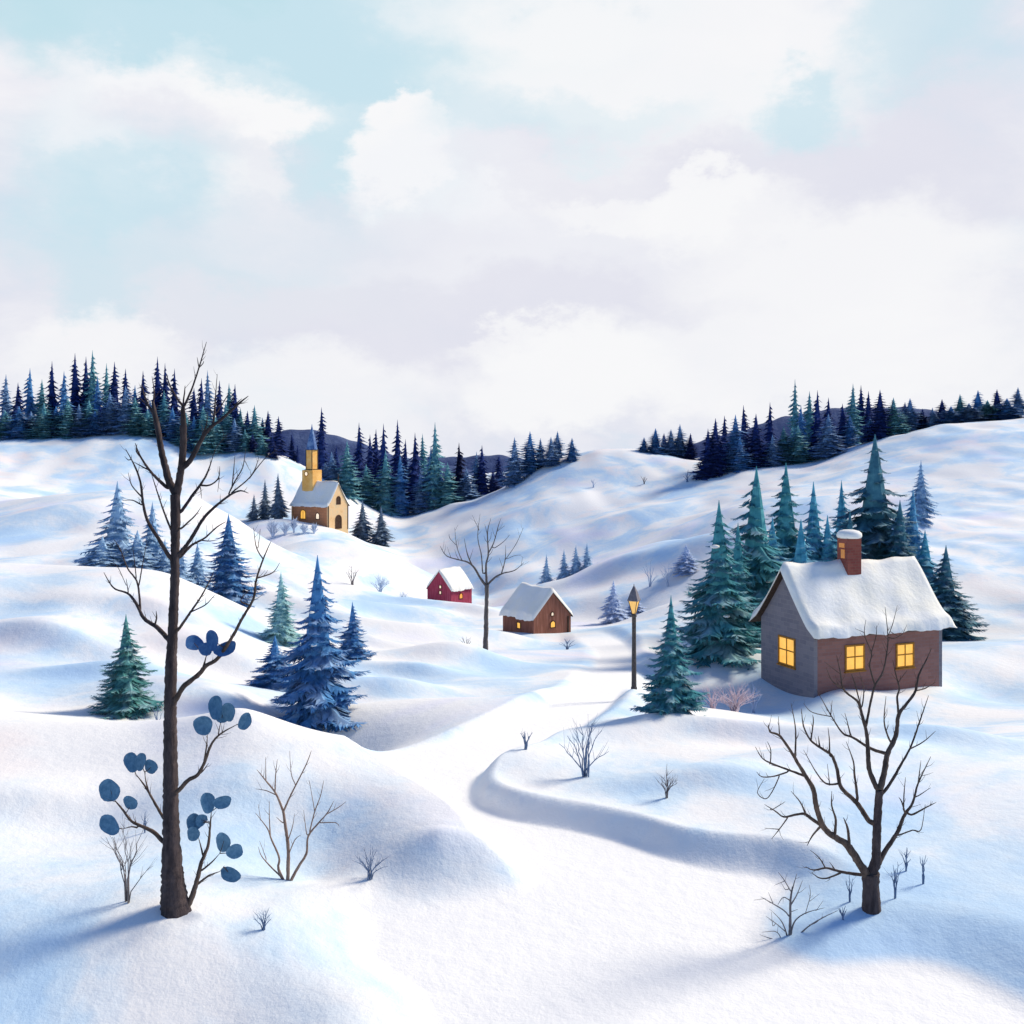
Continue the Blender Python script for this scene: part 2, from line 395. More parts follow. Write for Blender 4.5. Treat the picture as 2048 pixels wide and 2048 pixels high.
rs = np.random.RandomState(5)
WV = [(rs.uniform(0.5, 1.6) * 10 ** rs.uniform(-1.2, 0.1), rs.uniform(0, 6.28), rs.uniform(0, 6.28)) for _ in range(26)]
def ripple(x, y):
    z = np.zeros(len(x))
    for f, a, p in WV:
        z += 0.030 / max(f, 0.12) ** 0.8 * np.sin(f * (x * math.cos(a) + y * math.sin(a)) + p + 0.7 * np.sin(0.6 * f * (x * math.sin(a) - y * math.cos(a)) + 2 * p))
    return z
def sstep(a, b, x):
    t = np.clip((x - a) / (b - a), 0, 1); return t * t * (3 - 2 * t)
MOUNDS = [((px - 1024) / FPX * Y, Y, a, sx, sy) for px, Y, a, sx, sy in (
    (770, 53, 0.9, 3.6, 2.4), (930, 66, 1.0, 4.2, 3.0), (850, 86, 1.3, 6.5, 4.0), (640, 88, 1.4, 6.5, 4.0), (1255, 38, 0.5, 2.6, 1.8), (1480, 38.5, 0.75, 3.4, 2.2),
    (1700, 34, 0.6, 3.0, 1.8), (1420, 31, 0.45, 2.4, 1.4), (1190, 113, 1.4, 8, 5), (120, 55, 1.2, 5, 3), (430, 56, 1.0, 4, 3), (1080, 196, 2.4, 12, 7), (1290, 182, 2.0, 14, 7),
    (1600, 150, 2.4, 14, 8), (1800, 128, 1.8, 10, 7), (1480, 118, 1.4, 9, 6), (300, 165, 2.2, 14, 9), (120, 118, 1.5, 9, 6), (1860, 37, 0.6, 3.2, 2.2), (60, 28, 0.5, 2.4, 1.6), (480, 28.5, 0.35, 1.8, 1.2),
    (820, 60, 0.7, 3.0, 1.7), (690, 72, 0.9, 4.0, 2.2), (1010, 89, 0.9, 5.0, 2.4), (760, 106, 1.2, 7, 3.2), (560, 101, 1.3, 6, 3.2), (640, 129, 1.4, 8, 3.8), (300, 62, 0.8, 4, 2.2), (220, 49, 0.6, 3, 1.7), (1570, 44.5, 0.5, 3, 1.7), (930, 112, 0.9, 6, 3), (1250, 122, 1.0, 6, 3.2))]
def terrain(x, Y):
    """world height of the snow at x, y (arrays)"""
    x = np.atleast_1d(np.asarray(x, float)); Y = np.atleast_1d(np.asarray(Y, float))
    z = base_s(x / Y, np.log(Y)) * Y
    z = z + ripple(x, Y) * np.clip(Y / 60, 0.35, 1.0)
    cxp = np.where(x < 19.5, (x - 19.5) / 3.0, (x - 19.5) / 8.0)
    z = z + 0.95 * np.exp(-cxp ** 2 - ((Y - 59.5) / 4.5) ** 2)      # drift against the cottage
    for mx, my, am, sx, sy in MOUNDS:
        sel = (np.abs(x - mx) < 3 * sx) & (np.abs(Y - my) < 3 * sy)
        if sel.any():
            a = (x[sel] - mx) / sx; b = (Y[sel] - my + 0.35 * (x[sel] - mx) * math.sin(mx)) / sy
            b = np.where(b < 0, b / 0.5, b)
            z[sel] += am * np.exp(-a * a * (1 + 0.35 * np.sin(a * 1.7)) - b * b)
    sd = np.full(len(x), 50.0)
    near = (Y < 112) & (x > -20) & (x < 40)
    if near.any(): sd[near] = path_sdf(x[near], Y[near])
    w = 0.25 + 0.006 * Y + 0.9 * (1 - sstep(22, 28, Y))
    zr = np.interp(Y, RY, RZ)
    far = sstep(85, 100, Y)
    ls = sstep(1, 7, x)
    lip = 0.45 * (1.1 * (1 - ls) + ls * (0.45 + 0.55 * sstep(21, 27, Y))) * np.exp(-np.clip(sd, 0, 99) / (0.06 * Y)) * (1 - far)
    m = (1 - sstep(-w * 0.4, w * 1.6, sd)) * (1 - far * 0.7)
    z = (z + lip) * (1 - m) + (zr + 0.2 * ripple(x, Y)) * m
    return z + EYE, sd
def gz(x, Y): return float(terrain(x, Y)[0][0])
def at(px, Y):
    x = (px - 1024) / FPX * Y
    return Vector((x, Y, gz(x, Y)))
def zpix(py, Y): return EYE - (py - HZ) / FPX * Y
def find_Y(px, py, y0=15, y1=330):
    """depth of the first snow seen at a photo pixel"""
    ys = np.exp(np.linspace(math.log(y0), math.log(y1), 500))
    xs = (px - 1024) / FPX * ys
    z, _ = terrain(xs, ys)
    g = HZ - FPX * (z - EYE) / ys
    k = np.nonzero(g <= py)[0]
    return float(ys[k[0]]) if len(k) else y1

us = np.concatenate([np.linspace(-1.05, -0.52, 60)[:-1], np.linspace(-0.52, 0.52, 560), np.linspace(0.52, 1.05, 60)[1:]])
vs_ = np.concatenate([np.linspace(math.log(6), math.log(17), 50)[:-1], np.linspace(math.log(17), math.log(60), 300)[:-1], np.linspace(math.log(60), math.log(300), 260)[:-1], np.linspace(math.log(300), math.log(3300), 60)])
U, V = np.meshgrid(us, vs_)
Yg = np.exp(V).ravel(); Xg = (U * np.exp(V)).ravel()
Zg, SD = terrain(Xg, Yg)
nu, nv = len(us), len(vs_)
idx = np.arange(nu * nv).reshape(nv, nu)
quads = np.stack([idx[:-1, :-1], idx[:-1, 1:], idx[1:, 1:], idx[1:, :-1]], -1).reshape(-1, 4)
inside = (SD[quads] < 0.0).all(1) & (Yg[quads] < 98).all(1)
def grid_obj(name, q, dz, mat):
    used = np.unique(q); remap = np.full(len(Xg), -1); remap[used] = np.arange(len(used))
    me = bpy.data.meshes.new(name)
    co = np.stack([Xg[used], Yg[used], Zg[used] + dz], 1)
    me.vertices.add(len(used)); me.vertices.foreach_set('co', co.ravel())
    fq = remap[q]
    me.loops.add(fq.size); me.loops.foreach_set('vertex_index', fq.ravel())
    me.polygons.add(len(fq)); me.polygons.foreach_set('loop_start', np.arange(len(fq)) * 4)
    me.polygons.foreach_set('use_smooth', np.ones(len(fq), bool))
    me.materials.append(mat); me.update(); me.validate()
    pk = me.attributes.new('packed', 'FLOAT', 'POINT')
    w_ = 0.25 + 0.006 * Yg[used]
    pk.data.foreach_set('value', ((1 - sstep(-0.5 * w_, 0.9 * w_, SD[used])) * (1 - sstep(85, 100, Yg[used]))).astype(np.float32))
    me.normals_split_custom_set_from_vertices(NRM[used].tolist())      # the two snow sheets meet without a crease
    o = bpy.data.objects.new(name, me); COL.objects.link(o)
    return tag(o, kind='structure')
G3 = np.stack([Xg, Yg, Zg], 1).reshape(nv, nu, 3)
NRM = np.cross(np.gradient(G3, axis=1), np.gradient(G3, axis=0)).reshape(-1, 3)
NRM /= np.linalg.norm(NRM, axis=1, keepdims=True)
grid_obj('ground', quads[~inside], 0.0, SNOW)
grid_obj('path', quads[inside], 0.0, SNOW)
SKYK = (0.82, 1.07, 1.42); SUN_E = 4.4; SUN_A = 15; EXPO = 0.04
# ------------------------------------------------------------------ spruces
def spruce_crown_mesh(name, seed, tiers, boughs, rad, droop, gap, twigs, core=0.34, upturn=0.25, ex=0.88, rb=1.0, kw=0.20, kl=1.0):
    """crown of unit height; rad = radius at the base"""
    rg = random.Random(seed); b = MB()
    z0 = 0.05
    lean = [rg.uniform(-1, 1) * 0.012 for _ in range(4)]
    def axis(z): return (lean[0] * math.sin(5 * z) + lean[1] * math.sin(11 * z), lean[2] * math.sin(5 * z + 1) + lean[3] * math.sin(11 * z))
    for i in range(tiers):
        f = i / tiers
        z = z0 + (0.955 - z0) * f ** 0.93
        r = rad * (1 - f) ** ex * rg.uniform(1 - gap, 1.06) + 0.007
        if i < 2: r *= 0.92
        m = max(4, int(boughs * (0.5 + 0.5 * (1 - f))))
        a0 = rg.uniform(0, 6.28)
        cx, cy = axis(z)
        for k in range(m):
            a = a0 + 2 * math.pi * k / m + rg.uniform(-0.25, 0.25)
            rr = r * rg.uniform(0.72, 1.16)
            zz = z + rg.uniform(-0.5, 0.5) * 0.35 / tiers
            dr = droop * rg.uniform(0.75, 1.25)
            ca, sa = math.cos(a), math.sin(a)
            def spine(t):
                rad_ = rr * t
                dz = 0.30 / tiers * (1 - t) - dr * rr * (t ** 1.15) + upturn * rr * max(0, t - 0.62) ** 1.4 * 2.2
                bend = 0.12 * rr * math.sin(t * 2.2 + k)
                return Vector((cx + ca * rad_ - sa * bend, cy + sa * rad_ + ca * bend, zz + dz))
            side = Vector((-sa, ca, 0))
            ts = [0.05, 0.3, 0.55, 0.8, 1.0]
            hw = [0.10 * rb, 0.24 * rb, 0.25 * rb, 0.15 * rb, 0.0]
            vs = []; fs = []
            for t, h in zip(ts, hw):
                p = spine(t); h *= rr * rg.uniform(0.85, 1.15)
                vs += [p - side * h - Vector((0, 0, h * 0.55)), p, p + side * h - Vector((0, 0, h * 0.55))]
            for q in range(len(ts) - 1):
                o = q * 3
                fs += [(o, o + 1, o + 4, o + 3), (o + 1, o + 2, o + 5, o + 4)]
            b.add(vs, fs)
            for j in range(twigs):
                t = 0.22 + 0.78 * (j + rg.random()) / twigs
                p = spine(t); q = spine(min(1.0, t + 0.05))
                fw = (q - spine(t - 0.06)).normalized()
                for s in (-1, 1, 0):
                    if s == 0 and j % 2: continue
                    ln = rr * (0.34 * (1 - t) + 0.13) * rg.uniform(0.7, 1.3) * kl
                    d = (fw * rg.uniform(0.6, 1.0) + side * s * rg.uniform(0.6, 1.1) + Vector((0, 0, -0.28 - (0.5 if s == 0 else 0) + rg.uniform(-0.2, 0.2)))).normalized()
                    base = p + side * s * rr * 0.12 * (1 - t)
                    wv = d.cross(Vector((0, 0, 1)))
                    if wv.length < 1e-5: wv = side
                    wv = (wv.normalized() + Vector((0, 0, rg.uniform(-0.5, 0.5)))) * ln * kw
                    b.add([base, base + d * ln * 0.45 + wv, base + d * ln, base + d * ln * 0.45 - wv], [(0, 1, 2, 3)])
    prof = []
    for i in range(7):
        f = i / 6
        prof.append((max(0.001, rad * core * (1 - f) ** 0.9 + 0.003 * (1 - f)), z0 - 0.01 + (1.0 - z0 + 0.01) * f))
    n0 = len(b.v)
    b.lathe(prof, 8)
    return b
def fol_mesh(name, *a, **k):
    b = spruce_crown_mesh(name, *a, **k)
    return b.mesh('crown', FOL['navy'])
VAR = {}
for s in range(4):   # slim trees of the far woods
    VAR['far%d' % s] = (fol_mesh('far', 20 + s, 15 + s % 3, 9, 0.20, 0.62, 0.30, 4, ex=0.72), 0.20)
for s in range(3):   # broader trees with brushy twigs along the wood's front edge
    VAR['edge%d' % s] = (fol_mesh('edge', 40 + s, 16 + s, 10, 0.24, 0.50, 0.26, 6, upturn=0.4, ex=0.76), 0.24)
for s in range(4):   # nearer trees with few, wide, hanging tiers
    VAR['near%d' % s] = (fol_mesh('near', 60 + s, 16 + s % 2, 12, 0.27, 0.62, 0.28, 24, upturn=0.5, rb=0.55, kw=0.13, kl=0.95), 0.27)
for s in range(2):   # soft pale trees
    VAR['soft%d' % s] = (fol_mesh('soft', 80 + s, 14, 10, 0.30, 0.55, 0.22, 14, rb=0.7, kw=0.15), 0.30)
tb = MB(); tb.lathe([(0.020, -0.06), (0.016, 0.05), (0.012, 0.4), (0.004, 0.9)], 8)
TRUNK_ME = tb.mesh('trunk', TRUNK, True)

TREES = []
def spruce(px, top, wpx, Y, colour, var, label, group=None, trunk=True, sink=0.0, rot=None):
    """tree whose tip stands at photo row `top` when rooted at depth Y"""
    p = at(px, Y)
    h = zpix(top, Y) - p.z
    me, rad = VAR[var]
    wid = 1.16 * wpx / FPX * Y / 2 / rad
    t = empty('spruce_tree', (p.x, p.y, p.z - sink), label, 'tree', group, random.uniform(0, 6.28) if rot is None else rot, (wid, wid, h + sink))
    c = bpy.data.objects.new('crown', me); COL.objects.link(c); c.parent = t
    c.material_slots[0].link = 'OBJECT'; c.material_slots[0].material = FOL[colour]
    if trunk:
        k = bpy.data.objects.new('trunk', TRUNK_ME); COL.objects.link(k); k.parent = t
    TREES.append((t, px, top, wpx, Y, h))
    return t

SNOWCLUMP = None
def snow_clump(t, entry, frac, dpx, spx):
    """pad of snow caught on the boughs, on the side towards the lane"""
    global SNOWCLUMP
    if SNOWCLUMP is None:
        bm = bmesh.new(); bmesh.ops.create_icosphere(bm, subdivisions=2, radius=1)
        rg = random.Random(3)
        for v in bm.verts:
            v.co *= 1 + rg.uniform(-0.14, 0.14)
            if v.co.z < 0: v.co.z *= 0.5
        SNOWCLUMP = bpy.data.meshes.new('snow_clump'); bm.to_mesh(SNOWCLUMP); bm.free()
        SNOWCLUMP.materials.append(ROOFSNOW)
        SNOWCLUMP.polygons.foreach_set('use_smooth', [True] * len(SNOWCLUMP.polygons))
    _, px, top, wpx, Y, h = entry
    r_m = wpx / FPX * Y / 2 * (1 - frac) ** 0.9 * 0.72
    dx = dpx / FPX * Y
    wv = Vector((dx, -math.sqrt(max(0.04 * r_m * r_m, r_m * r_m - dx * dx)), h * frac))
    o = bpy.data.objects.new('snow_clump', SNOWCLUMP); COL.objects.link(o)
    o.parent = t
    M = Matrix.Rotation(-t.rotation_euler.z, 4, 'Z')
    l = M @ wv
    sc = t.scale
    o.location = (l.x / sc.x, l.y / sc.y, l.z / sc.z)
    s = spx / FPX * Y / 2
    o.scale = (s * 1.3 / sc.x, s * 1.3 / sc.y, s * 0.75 / sc.z)
    return o

# --- woods on the ridges: (px, top row, row: 0 front .. 3 back, colour)
LEFT = [(150,706,3,'navy'),(128,742,2,'blue'),(104,722,3,'navy'),(84,758,2,'teal'),(60,736,3,'blue'),(36,765,2,'navy'),(12,748,3,'slate'),(158,808,0,'slate'),(136,795,0,'teal'),(112,812,0,'blue'),(88,806,0,'teal'),(62,822,0,'slate'),(38,812,0,'blue'),(10,820,0,'teal'),
 (172,713,3,'navy'),(185,700,3,'teal'),(195,752,2,'blue'),(213,726,3,'teal'),(229,723,2,'navy'),(251,737,3,'navy'),
 (220,783,0,'slate'),(251,772,0,'slate'),(286,741,2,'navy'),(270,794,0,'teal'),(315,713,3,'navy'),(330,726,3,'navy'),
 (349,737,2,'navy'),(328,780,1,'teal'),(388,775,2,'navy'),(403,756,3,'navy'),(415,740,2,'slate'),(406,811,0,'teal'),
 (439,761,3,'navy'),(458,766,2,'teal'),(470,768,2,'navy'),(469,836,0,'slate'),(451,805,1,'teal'),(481,816,1,'dark'),
 (495,821,2,'navy'),(509,810,1,'teal'),(525,835,2,'slate'),(536,821,2,'navy'),(505,867,0,'navy'),(557,832,1,'navy'),
 (584,866,1,'navy'),(595,889,1,'navy'),(178,800,0,'teal'),(200,812,1,'navy'),(190,822,0,'blue'),(236,800,1,'navy'),
 (300,800,1,'blue'),(295,818,0,'teal'),(345,815,0,'blue'),(366,800,1,'navy'),(372,825,0,'teal'),(388,832,0,'blue'),
 (430,830,0,'teal'),(490,858,0,'teal'),(524,868,0,'teal'),(312,838,0,'slate'),(545,872,0,'navy'),(270,770,2,'blue')]
CENT = [(643,814,1,'navy',948),(673,892,1,'navy',936),(663,903,0,'slate',952),(694,881,0,'teal',981),(718,845,1,'navy',970),
 (740,869,2,'navy',960),(752,858,2,'navy',965),(767,847,1,'navy',975),(795,839,2,'navy',965),(811,878,1,'navy',975),
 (830,865,1,'navy',978),(845,867,2,'teal',975),(870,844,0,'teal',1004),(862,892,0,'blue',1009),(732,928,0,'teal',1018),
 (771,900,0,'teal',1018),(800,909,0,'blue',1026),(813,909,1,'slate',995),(838,911,1,'slate',1005),(840,948,0,'slate',1018),
 (918,885,1,'ink',990),(895,925,0,'teal',1006),(933,936,0,'slate',1015),(953,903,1,'slate',981),(964,890,1,'navy',973),
 (986,939,0,'navy',981),(998,909,1,'navy',967),(1029,874,0,'slate',962),(1060,862,0,'blue',937),(1081,876,1,'slate',929),
 (1102,873,0,'slate',927),(1115,862,1,'slate',926),(1144,875,0,'blue',919),(710,930,0,'navy',985),(750,925,1,'navy',985),
 (785,935,1,'navy',985),(680,935,0,'slate',985),(880,930,1,'blue',985),(650,925,0,'slate',960)]
RIGHT = [(1884,798,1,'navy'),(1902,812,0,'blue'),(1920,788,1,'teal'),(1938,806,0,'slate'),(1956,780,1,'blue'),(1975,800,0,'teal'),(1994,778,1,'navy'),(2014,796,0,'blue'),(2036,774,1,'slate'),
 (1288,874,0,'blue',904),(1311,856,0,'blue',909),(1328,866,1,'navy',912),(1342,858,0,'slate',913),(1360,848,0,'slate',912),
 (1381,866,0,'navy',919),(1416,857,0,'navy',927),(1431,836,0,'navy',933),(1449,831,1,'navy',925),(1471,829,0,'blue',944),
 (1487,810,1,'navy',935),(1512,827,0,'navy',944),(1540,804,1,'navy',925),(1545,869,0,'slate',933),(1567,852,0,'dark',936),
 (1590,758,2,'teal',915),(1602,810,1,'blue',925),(1596,849,0,'teal',933),(1619,782,2,'teal',905),(1635,780,1,'navy',905),
 (1657,795,2,'navy',905),(1657,827,0,'slate',919),(1685,807,1,'navy',910),(1706,767,1,'teal',888),(1722,770,2,'navy',895),
 (1737,782,2,'navy',895),(1760,779,0,'navy',896),(1787,795,0,'teal',885),(1810,804,1,'navy',875),(1820,796,0,'slate',876),
 (1845,817,0,'navy',867),(1865,815,0,'slate',857),(1672,865,0,'navy',910),(1558,880,1,'blue',930),(1480,872,0,'blue',944),
 (1622,868,1,'blue',920),(1700,830,1,'blue',900),(1740,835,0,'blue',893)]
NTH = ['', 'first', 'second', 'third', 'fourth', 'fifth', 'sixth', 'seventh', 'eighth', 'ninth', 'tenth', 'eleventh', 'twelfth', 'thirteenth', 'fourteenth', 'fifteenth', 'sixteenth', 'seventeenth', 'eighteenth', 'nineteenth', 'twentieth']
CNAME = {'navy': 'navy blue', 'teal': 'grey teal', 'slate': 'slate grey', 'blue': 'mid blue', 'dark': 'dark green', 'ink': 'almost black'}
def wood(lst, where, ridge, gname, w0, side='left'):
    rows = [(e[0], e[1], min(e[2], 2), e) for e in lst]
    count = {}; tot = {}
    for r in rows:
        k = (r[2], r[3][3]); tot[k] = tot.get(k, 0) + 1
    for r in sorted(rows, key=lambda a: -a[0] if side == 'right' else a[0]):
        e = r[3]; px, top, row, colour = e[0], e[1], e[2], e[3]
        k = (r[2], colour); count[k] = count.get(k, 0) + 1
        rn = ('front edge', 'middle row', 'rear rows')[r[2]]
        if tot[k] == 1:
            lab = 'only %s spruce in the %s of %s' % (CNAME[colour], rn, where)
        else:
            lab = '%s %s spruce from the %s in the %s of %s' % (NTH[count[k]], CNAME[colour], side, rn, where)
        Y = ridge(px, row, e)
        w = (70 if row == 0 else 60) * w0 * random.uniform(0.9, 1.12)
        hpx = (e[4] if len(e) > 4 else 900) - top
        w = min(w, hpx * 0.72 + 8)
        front = row == 0
        var = ('edge%d' % random.randrange(3)) if (front or colour in ('teal', 'slate')) else ('far%d' % random.randrange(4))
        spruce(px, top, w * (1.15 if front else 1.0), Y, colour, var, lab, gname)
wood(LEFT, 'the left ridge wood', lambda px, row, e: 216.5 + 6.5 * row + random.uniform(0, 4) + (3 if px > 560 else 0), 'spruces of the left ridge wood', 0.95, 'right')
def ridge_c(px, row, e):
    Y = 232 + 13 * row if px < 1000 else 224 + 5 * row
    if px < 700: Y = 224 + 12 * row
    return Y + random.uniform(0, 4)
wood(CENT, 'the valley wood', ridge_c, 'spruces of the valley wood', 0.92)
wood(RIGHT, 'the right ridge wood', lambda px, row, e: (226 if px < 1400 else 205) + 9 * row + random.uniform(0, 4), 'spruces of the right ridge wood', 0.98)

# --- single spruces standing on the slopes
def single(px, top, w, Y, col, var, label, clumps=(), group=None):
    t = spruce(px, top, w, Y, col, var, label, group)
    e = TREES[-1]
    for fr, dpx, s in clumps: snow_clump(t, e, fr, dpx, s)
    return t
single(635, 1110, 205, 45, 'blue', 'near0', 'large deep blue spruce on the left bank of the lane', [(0.66, -6, 8), (0.47, 0, 9), (0.33, 3, 9)])
single(550, 1270, 112, 51, 'blue', 'near1', 'small blue spruce close against the left side of the large blue one')
single(705, 1203, 80, 62, 'blue', 'near2', 'small blue spruce just right of the large blue one')
single(562, 1143, 95, 66, 'mint', 'near3', 'pale mint green spruce behind the large blue one')
single(252, 1228, 140, 42, 'green', 'near2', 'sea green spruce in the hollow left of the tall bare tree')
single(457, 1028, 150, 78, 'blue', 'near3', 'blue spruce right of the tall bare trunk below the church knoll')
single(235, 962, 165, 86, 'frost', 'soft0', 'largest pale blue frosted spruce left of the tall bare trunk')
single(305, 1003, 112, 90, 'frost', 'soft1', 'narrow pale blue frosted spruce between the bare trunk and the largest frosted one')
single(275, 1060, 140, 83, 'frost', 'soft1', 'short squat pale blue spruce in front of two taller frosted ones')
single(395, 1085, 95, 84, 'frost', 'soft0', 'short frosted spruce just right of the tall bare trunk')
single(508, 988, 34, 190, 'storm', 'soft0', 'smallest of three grey blue spruces left of the church')
single(530, 958, 42, 192, 'storm', 'soft1', 'middle of three grey blue spruces left of the church')
single(556, 946, 50, 190, 'storm', 'soft0', 'dark grey blue spruce nearest the left side of the church')
single(725, 1000, 62, 194, 'storm', 'soft1', 'grey spruce nearest the right side of the church')
single(762, 1012, 58, 194, 'storm', 'soft0', 'grey spruce second to the right of the church', [(0.35, -18, 7), (0.22, -2, 6)])
single(1342, 1190, 138, 40, 'pine', 'near1', 'deep teal spruce standing right of the street lamp', [(0.24, -10, 10)])
single(1438, 1000, 195, 69, 'pine', 'near0', 'tall teal spruce at the left edge of the grove behind the cottage', [(0.70, -12, 14), (0.33, -2, 7), (0.27, 4, 10)])
single(1513, 932, 245, 77, 'pine', 'near2', 'tallest left hand teal spruce in the grove behind the cottage roof', [(0.42, 25, 10), (0.40, 10, 9), (0.30, 12, 8)])
single(1572, 925, 195, 88, 'pine', 'near3', 'teal spruce with its bare tip just right of the tallest left hand one', [(0.55, 16, 16)])
single(1627, 963, 165, 86, 'lagoon', 'near1', 'bright teal spruce above the cottage roof left of the chimney', [(0.40, -36, 18)])
single(1683, 960, 105, 98, 'lagoon', 'near0', 'small light teal spruce behind the chimney', [(0.62, -16, 9)])
single(1750, 868, 250, 92, 'dark', 'near2', 'huge dark spruce rising behind the right side of the chimney', [(0.20, -8, 9), (0.16, 18, 9), (0.13, 40, 9)])
single(1826, 976, 105, 96, 'sky', 'near3', 'bright blue teal spruce farthest right above the cottage roof')
single(1842, 920, 70, 128, 'frost', 'soft1', 'faint frosted spruce high on the slope behind the bright blue teal one')
single(1227, 1160, 72, 106, 'ghost', 'soft0', 'pale blue spruce left of the street lamp head')
single(1372, 1088, 70, 114, 'ghost', 'soft1', 'faint pale spruce on the crest left of the teal grove')
single(1272, 1192, 60, 108, 'ghost', 'soft1', 'faint pale spruce just behind the street lamp head')
for px, top, w, Y, lab in ((205, 1072, 140, 82, 'first from the left of the low frosted spruces behind the white crest'), (330, 1078, 90, 83, 'low frosted spruce directly left of the tall bare trunk'), (362, 1092, 80, 82, 'low frosted spruce directly behind the tall bare trunk')):
    single(px, top, w, Y, 'frost', 'soft%d' % (px % 2), lab, (), 'low frosted spruces behind the white crest')
for px, top, w, Y, col, lab in ((1476, 1045, 150, 74, 'pine', 'low teal spruce filling the gap between the two tallest grove spruces'), (1545, 1035, 180, 81, 'lagoon', 'low bright teal spruce above the cottage gable peak'), (1602, 1038, 175, 82, 'lagoon', 'low bright teal spruce above the middle of the cottage ridge'), (1655, 1030, 150, 85, 'lagoon', 'low bright teal spruce just left of the chimney'), (1800, 1000, 170, 88, 'dark', 'low dark spruce above the right end of the cottage ridge'), (1700, 1020, 150, 84, 'dark', 'low dark spruce directly behind the chimney cap'), (1850, 1060, 160, 86, 'lagoon', 'low teal spruce against the right slope of the cottage roof'), (1892, 1090, 150, 82, 'dark', 'low dark spruce farthest right beyond the cottage roof')):
    single(px, top, w, Y, col, 'near%d' % (px % 4), lab, (), 'low spruces filling the grove behind the cottage')
# dim spruces in the fold behind the brown cabin
for px, top, w, lab in ((1093, 1108, 34, 'leftmost of four soft blue spruces in the fold above the brown cabin'), (1128, 1098, 34, 'second from the left of four soft blue spruces in the fold above the cabin'), (1152, 1090, 38, 'third from the left of four soft blue spruces in the fold above the cabin'), (1174, 1086, 36, 'rightmost of four soft blue spruces in the fold above the brown cabin')):
    single(px, top, w * 1.35, 140, 'frost', 'soft%d' % (px % 2), lab, (), 'soft blue spruces in the fold of the hill')
# ------------------------------------------------------------------ bare trees and shrubs traced as limbs
class Skel:
    """limbs given as photo pixels at base depth Y0; each limb leans away in depth as it grows"""
    def __init__(self, Y0, origin, seed, n=8, k=0.45):
        self.Y0 = Y0; self.o = origin; self.rg = random.Random(seed); self.done = []; self.n = n; self.k = k; self.twigs = n >= 6
    def w(self, px, py, dy):
        Y = self.Y0 + dy
        return Vector(((px - 1024) / FPX * Y, Y, zpix(py, Y))) - self.o
    def limb(self, mb, pts, r0, r1, root=False, flare=None, slope=None):
        rg = self.rg
        x0, y0 = pts[0]
        dy0 = 0.0
        if self.done and not root:
            best = min(self.done, key=lambda d: (d[0] - x0) ** 2 + (d[1] - y0) ** 2)
            dy0 = best[2]; pts = [(best[0], best[1])] + list(pts) if (best[0] - x0) ** 2 + (best[1] - y0) ** 2 > 2 else list(pts)
            r0 = min(r0, best[3] * 0.92)
            r1 = min(r1, r0)
        sl = 0.0 if root else (slope if slope is not None else rg.choice((-1, 1)) * rg.uniform(0.35, 1.0) * self.k)
        m = len(pts)
        if isinstance(flare, list): rads = flare
        else: rads = [r0 + (r1 - r0) * (i / (m - 1)) ** 0.85 for i in range(m)]
        if not root or r1 < 1: rads[-1] *= 0.45
        P3, rr = catmull([(p[0], p[1], 0) for p in pts], rads, 5.0 if r0 > 2 else 3.5)
        L = 0; W = []; RR = []
        for i, p in enumerate(P3):
            if i: L += math.hypot(p[0] - P3[i - 1][0], p[1] - P3[i - 1][1])
            jx = rg.uniform(-1, 1) * min(0.6, rr[i] * 0.10); jy = rg.uniform(-1, 1) * min(0.6, rr[i] * 0.10)
            dy = dy0 + sl * L * self.Y0 / FPX
            W.append(self.w(p[0] + jx, p[1] + jy, dy))
            RR.append((1.35 if self.n == 6 else 1.0) * max(0.22, rr[i] * rg.uniform(0.93, 1.07)) * self.Y0 / FPX)
            self.done.append((p[0], p[1], dy, rr[i]))
        mb.tube(W, RR, self.n)
        if self.twigs and not root and L > 25:
            for q in range(int(L / (24 if self.n >= 8 else 30))):
                i = rg.randrange(len(W) // 4, len(W) - 1)
                tg = (W[i + 1] - W[i]).normalized()
                sd_ = Vector((tg.z, 0, -tg.x)) * rg.choice((-1, 1))
                d = (tg * 0.8 + sd_ * rg.uniform(0.4, 0.9) + Vector((0, rg.uniform(-0.7, 0.7), 0.25))).normalized()
                ln = rg.uniform(9, 26) * self.Y0 / FPX
                d2 = (d + Vector((rg.uniform(-.3, .3), rg.uniform(-.3, .3), 0.3))).normalized()
                t_ = min(RR[i] * 0.5, 0.62 * self.Y0 / FPX)
                mb.tube([W[i], W[i] + d * ln * 0.5, W[i] + d * ln * 0.5 + d2 * ln * 0.5], [t_, t_ * 0.75, t_ * 0.3], 5)
def crop(pts, ox, oy, s=540 / 1932): return [(ox + x * s, oy + y * s) for x, y in pts]
A = lambda *p: crop(p, 160, 660)
B1 = lambda *p: crop(p, 160, 1100)
B2 = lambda *p: crop(p, 160, 1500)
D = lambda *p: crop(p, 1350, 1360)
E = lambda *p: crop(p, 1400, 1040, 500 / 1932)
Z2 = lambda *p: crop(p, 560, 780)

